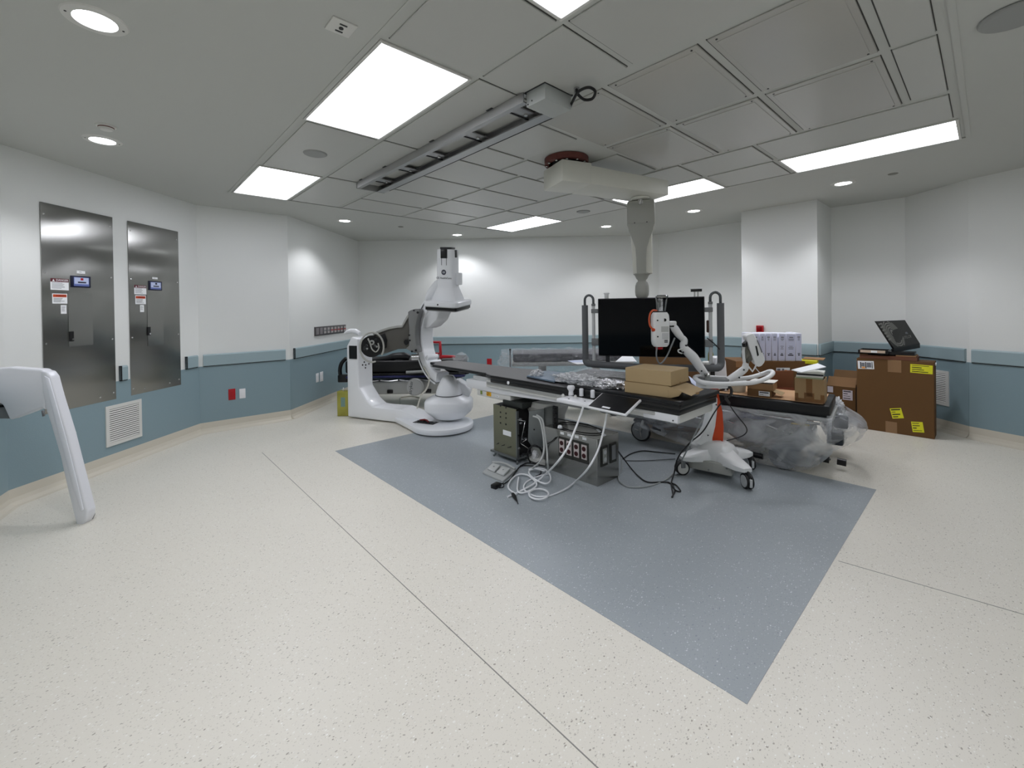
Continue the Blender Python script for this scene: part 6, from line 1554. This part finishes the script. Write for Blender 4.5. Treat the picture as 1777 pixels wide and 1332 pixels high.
for k in range(7):
    x0_, x1_ = xs[k], xs[k + 1] - .8
    a, b = dep(x0_, 620, 5.0 + .06 - .012 * k), dep(x1_, 620, 5.0 + .06 - .012 * (k + 1))
    fr = frame(Vector((a.x, a.y, BTOP + .001)), Vector((b.x - a.x, b.y - a.y, 0))); w = Vector((b.x - a.x, b.y - a.y, 0)).length
    h = .318 if k != 5 else .316
    lab = ['leftmost white binder, half behind the injector display', 'second white binder from the left on the carton', 'third white binder from the left on the carton', 'fourth white binder from the left, before the gap', 'slightly leaning white binder right after the gap', 'widest white binder in the row on the carton', 'rightmost white binder in the row on the carton'][k]
    t = thing('ring_binder', fr.translation, lab, 'binder', 'white binders on the carton')
    L_ = fr @ Matrix.Rotation(math.radians([0, 0, 0, 0, 2, 2.2, 0][k]), 4, 'Y')
    MB().box((.001, 0, 0), (w - .001, .27, h), BW, bev=.004, M=L_).build('binder_cover', t)
    s = MB().box((.006, -.0015, .012), (w - .006, .0, h - .012), BSP, M=L_).build('spine_card', t)
    Rk = random.Random(k + 20); mb = MB()
    for z, hh in ((h - .045, .012), (h - .065, .008), (h - .08, .006)) + (((.17, .006), (.155, .006), (.14, .006)) if k in (4, 5) else ()) + ((.085, .008), (.068, .012)):
        wd3 = (w - .02) * Rk.uniform(.35, .7); mb.box((w / 2 - wd3 / 2, -.0022, z - hh / 2), (w / 2 + wd3 / 2, -.0012, z + hh / 2), INKG if z > .1 else INK, M=L_)
    o = mb.build('printed_lines', s); o['kind'] = 'stuff'
t = thing('yellow_pad', dep(1393, 632, 4.98), 'yellow pad and cardboard corner at the right end of the binders', 'pad')
a = dep(1386, 632, 5.0); MB().box((0, 0, 0), (.17, .2, .035), YEL, bev=.002, seg=1, M=frame(Vector((a.x, a.y, BTOP - .028)), (E3 - A3))).build('pad_body', t)
a = dep(1392, 628, 5.05); MB().box((0, .02, .036), (.2, .25, .044), CARD, M=frame(Vector((a.x, a.y, BTOP - .028)), (E3 - A3))).build('pad_backing', t)

# ------------------------------------------------------------------ cartons at the right wall
TX0, TX1, TY0, TY1, TH_ = 6.885, 7.135, .428, 1.13, .878
FT1 = frame((TX0, TY1, 0), (0, -1, 0)); wT = TY1 - TY0
# local x runs towards the camera right, local y into the carton
if (FT1.to_3x3() @ Vector((0, 1, 0))).x < 0: raise SystemExit
CB1 = mat('carton_brown', srgb(100, 70, 36), .8, var=.05, vscale=5)
t = thing('cardboard_box', (TX0, .8, 0), 'tallest closed brown carton with three yellow labels beside the wall grille', 'box', 'large cartons')
MB().box((0, 0, 0), (wT, .25, TH_), CB1, bev=.004, seg=1, M=FT1).build('carton_body', t)
MB().box((wT * .425, -.001, TH_ - .145), (wT * .60, .0, TH_ + .001), TAPE, M=FT1).build('tape_strip', t)
MB().box((wT * .425, .0, TH_), (wT * .60, .25, TH_ + .0012), TAPE, M=FT1).build('tape_strip', t)
MB().box((wT * .39, -.001, 0), (wT * .54, .0, .135), TAPE, M=FT1).build('tape_strip', t)
s, L = sticker(t, FT1, .012, .17, TH_ - .13, TH_ - .03, PAPER, 'shipping_label', 0, rot=-.05)
for a_, b_, m_ in ((-.055, -.045, INK), (-.005, .005, INK), (.058, .065, INK)): MB().box((a_, -.0022, -.04), (b_, -.0012, .036), m_, M=L).build('barcode_bar', s)
MB().box((-.042, -.0022, -.018), (-.010, -.0012, .028), INKG, M=L).build('print_block', s); MB().box((-.04, -.0022, -.044), (-.008, -.0012, -.022), mat('label_orange', (1, 1, 1)), M=L).build('print_block', s)
MB().box((.010, -.0022, -.03), (.052, -.0012, .03), INKG, M=L).build('print_block', s)
for a_, b_, c_, d_, r_, sd in ((.50, .69, TH_ - .135, TH_ - .035, .02, 1), (.325, .43, .185, .305, -.22, 2), (.51, .61, .055, .175, -.12, 3)):
    s, L = sticker(t, FT1, a_, b_, c_, d_, YEL, 'yellow_label', 4, rot=r_, seed=sd)
MB().cyl(FT1 @ Vector((wT + .002, .12, TH_ - .03)), FT1 @ Vector((wT + .012, .12, TH_ - .03)), .018, .018, PAPER, n=10).build('side_sticker', t)
# flat carton and the open patterned box on it
t = thing('flat_carton', (TX0, .9, TH_), 'flat carton half-hidden under the open black box on the tall carton', 'box')
FQ = frame((TX0 + .0, TY1 - .03, TH_ + .001), (-.0, -1, 0))
MB().box((0, .0, 0), (.53, .24, .045), mat('brown_red_card', srgb(106, 66, 46), .75), bev=.003, seg=1, M=FQ).build('carton_tray', t)
MB().box((.34, .01, .046), (.52, .24, .062), CARD, bev=.002, seg=1, M=FQ).build('carton_lid_panel', t)
MB().box((.0, .01, .046), (.08, .24, .058), CARD, bev=.002, seg=1, M=FQ).build('carton_lid_panel', t)
t = thing('open_black_box', (TX0, .95, TH_ + .07), 'open glossy black box with a raised lid printed with pale curved rings', 'box')
FO = frame((TX0 - .03, TY1 - .02, TH_ + .063), Vector((.02, -1, 0)))
GB = mat('glossy_black_card', srgb(20, 20, 22), .3)
MB().box((0, 0, 0), (.29, .26, .008), GB, M=FO).build('tray_floor', t)
MB().box((0, 0, 0), (.29, .012, .045), GB, M=FO).build('tray_wall', t); MB().box((0, .25, 0), (.29, .26, .045), GB, M=FO).build('tray_wall', t)
MB().box((0, .012, 0), (.010, .25, .045), GB, M=FO).build('tray_wall', t); MB().box((.28, .012, 0), (.29, .25, .045), GB, M=FO).build('tray_wall', t)
MB().box((.022, -.002, .014), (.26, .0, .046), mat('pale_tray_edge', srgb(196, 176, 156), .6), M=FO).build('tray_label_band', t)
MB().box((.125, -.0035, .016), (.185, -.002, .042), PAPER, M=FO).build('bar_sticker', t)
MB().box((.02, .02, .009), (.27, .24, .02), mat('maroon_lining', srgb(60, 22, 20), .7), M=FO).build('lining', t)
MB().box((.29, .03, .0), (.52, .25, .035), GB, M=FO).build('tray_body', t)
# raised lid
h0, h1 = FO @ Vector((.275, -.02, .055)), FO @ Vector((.545, .21, .062))
hA = dep(1551.5, 605, (h0.dot(FH)))
hB = dep(1596.5, 595.5, 5.35)
lA, lB = dep(1520.5, 557, hA.dot(FH) - .04), dep(1570.5, 555, 5.30)
ux = (hB - hA); uy = (lA - hA); nlid = ux.cross(uy).normalized()
if nlid.dot(EYE - hA) < 0: nlid = -nlid
mb = MB(); mb.prism([hA, hB, lB, lA], nlid * -.022, GB, bev=.002, seg=1); mb.build('lid', t)
mb = MB(); mb.prism([hA - nlid * .001, hB - nlid * .001, hB - Vector((0, 0, .055)), hA - Vector((0, 0, .045))], nlid * -.03, GB); mb.build('lid_edge', t)
# printed rings
def lidp(a, b, o=.0012): return (hA + ux * a) * (1 - b) + (lA + (lB - lA) * a) * b + nlid * o
RG = mat('ring_print', srgb(138, 138, 134), .4)
LF = mat('lid_face_charcoal', srgb(42, 43, 42), .28)
mb = MB(); mb.prism([lidp(.01, .01, .0006), lidp(.99, .01, .0006), lidp(.99, .99, .0006), lidp(.01, .99, .0006)], nlid * -.0004, LF); mb.build('lid_print_field', t)
def ringp(ca_, cb2, ra, rb, a0_, a1_, wdt, k):
    mb = MB(); N_ = 28; pts_o, pts_i = [], []
    for j in range(N_ + 1):
        a = a0_ + (a1_ - a0_) * j / N_
        for rr2, lst in ((1, pts_o), (1 - wdt, pts_i)):
            lst.append((ca_ + ra * rr2 * math.cos(a), cb2 + rb * rr2 * math.sin(a)))
    vs = pts_o + pts_i; n_ = N_ + 1
    ok_ = lambda v: .005 < v[0] < .995 and .005 < v[1] < .995
    mb.add([lidp(v[0], v[1], .0016 + .0001 * k) for v in vs], [(j, j + 1, n_ + j + 1, n_ + j) for j in range(N_) if all(ok_(vs[q]) for q in (j, j + 1, n_ + j + 1, n_ + j))], RG); return mb.build('printed_ring', t, recalc=False)
for k, (ra, rb, w_) in enumerate(((.06, .16, .5), (.12, .25, .22), (.165, .33, .16), (.205, .41, .12), (.24, .48, .09), (.27, .54, .07))):
    ringp(.30, .52, ra, rb, 0, 2 * PI, w_, k)
for k in range(6):
    b0_ = .30 + .11 * k; mb = MB(); mb.add([lidp(0, b0_, .002), lidp(.13, b0_ + .04, .002), lidp(.13, b0_ + .085, .002), lidp(0, b0_ + .05, .002)], [(0, 1, 2, 3)], RG); mb.build('printed_bar', t, recalc=False)
Mx = Matrix((ux.normalized(), nlid.cross(ux.normalized()), nlid)).transposed().to_4x4(); Mx.translation = lidp(.70, .36, .002)
text('OPTICAL', .042, Mx, RG, t) if False else None
mb = MB(); mb.add([lidp(.56, .46, .0018), lidp(.80, .44, .0018), lidp(.80, .52, .0018), lidp(.56, .54, .0018)], [(0, 1, 2, 3)], INKG); mb.build('print_block', t, recalc=False)
text('UTLCR', .048, Mx @ Matrix.Translation((0, -.012, 0)), RG, t)
# smaller open carton
FS1 = frame((7.165, 1.50, 0), (0, -1, 0)); ws = .31; hs = .455
t = thing('cardboard_box', (7.165, 1.35, 0), 'smaller open carton wedged between the tall carton and the white column', 'box', 'large cartons')
for lo, hi in (((0, 0, 0), (ws, .006, hs)), ((0, .294, 0), (ws, .30, hs)), ((0, .006, 0), (.006, .294, hs)), ((ws - .006, .006, 0), (ws, .294, hs)), ((.006, .006, 0), (ws - .006, .294, .01))):
    MB().box(lo, hi, CB1, M=FS1).build('carton_wall', t)
mb = MB(); mb.prism([FS1 @ Vector(p) for p in ((0, 0, hs), (ws, 0, hs), (ws + .005, .06, hs + .12), (.01, .06, hs + .12))], (-.003, 0, .001), CARD); mb.build('front_flap', t)
mb = MB(); mb.prism([FS1 @ Vector(p) for p in ((0, .30, hs), (ws, .30, hs), (ws, .36, hs + .18), (.02, .36, hs + .18))], (.003, 0, .001), CARD); mb.build('rear_flap', t)
sticker(t, FS1, ws * .56, ws * .90, hs - .17, hs - .04, mat('label_lilac', srgb(206, 198, 206), .6), 'shipping_label', 4, seed=6)
sticker(t, FS1, ws * .02, ws * .22, hs - .09, hs - .01, mat('label_lilac', (1, 1, 1)), 'small_label', 0)
crumple(FS1 @ Vector((ws * .5, .17, hs + .03)), .05, .09, .05, 3.1, .5, 3, mat('dark_red_stuff', srgb(62, 26, 22), .6), 'dark_contents', t)

# ------------------------------------------------------------------ white plastic equipment leg at the left edge
t = thing('equipment_leg', (-.2, 4.58, 0), 'white moulded equipment arm with a slanting leg cut off by the left edge', 'medical equipment')
WLEG = mat('leg_white', srgb(226, 228, 234), .3, coat=.2)
def LP(px, py, d=3.25): return dep(px, py, d)
vback = Vector((.674, .738, 0))
shr = [(-24, 640), (16, 636.5), (35, 638.5), (70, 640.5), (78, 645), (81, 654), (82, 668), (78, 712), (71.6, 708), (62, 712), (16, 729), (5, 705), (0, 700), (-24, 700)]
mb = MB(); mb.prism([LP(x, y) for x, y in shr], vback * .072, WLEG, bev=.018, seg=3); mb.build('shroud', t)
leg = [(70, 643), (80, 645), (87, 654), (95, 684), (116.5, 754), (136, 830), (151, 887), (150, 898), (143, 911.5), (133, 914), (129, 899), (119, 859), (103, 789), (87, 735), (80, 714), (73, 680)]
d_leg = 3.245
mb = MB(); mb.prism([LP(x, y, d_leg) for x, y in leg], vback * .075, WLEG, bev=.012, seg=3); mb.build('leg', t)
mb = MB(); mb.prism([LP(x, y, d_leg - .006) for x, y in ((76, 652), (84, 656), (92, 684), (112, 754), (131, 828), (144, 884), (140, 888), (124, 840), (106, 770), (88, 700))], vback * .01, mat('leg_ridge', srgb(236, 238, 246), .25, coat=.3), bev=.003); mb.build('leg_ridge', t)
mb = MB(); mb.prism([LP(x, y, 3.26) for x, y in ((132, 915.5), (143.5, 913), (150.5, 898), (146, 898), (140, 909), (131.5, 910))], vback * .07, GPL); mb.build('foot_pad', t)
MB().box((0, 0, 0), (.18, .12, .09), GPL, bev=.01, M=frame(LP(-22, 727, 3.28), Vector((.738, -.674, 0)))).build('under_bracket', t)
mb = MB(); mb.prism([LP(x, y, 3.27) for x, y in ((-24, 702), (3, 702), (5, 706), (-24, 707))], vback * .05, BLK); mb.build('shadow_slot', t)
# far post that carries the hidden side of the shroud down to the floor
pf = LP(-24, 715, 3.27)
MB().cyl((pf.x, pf.y, 0), (pf.x, pf.y, pf.z + .03), .03, .03, GPL, n=16).build('rear_post', t)
MB().tube([LP(74, 712, 3.36), LP(76, 722, 3.36)], .008, GPL, n=8).build('cable_clip', t)
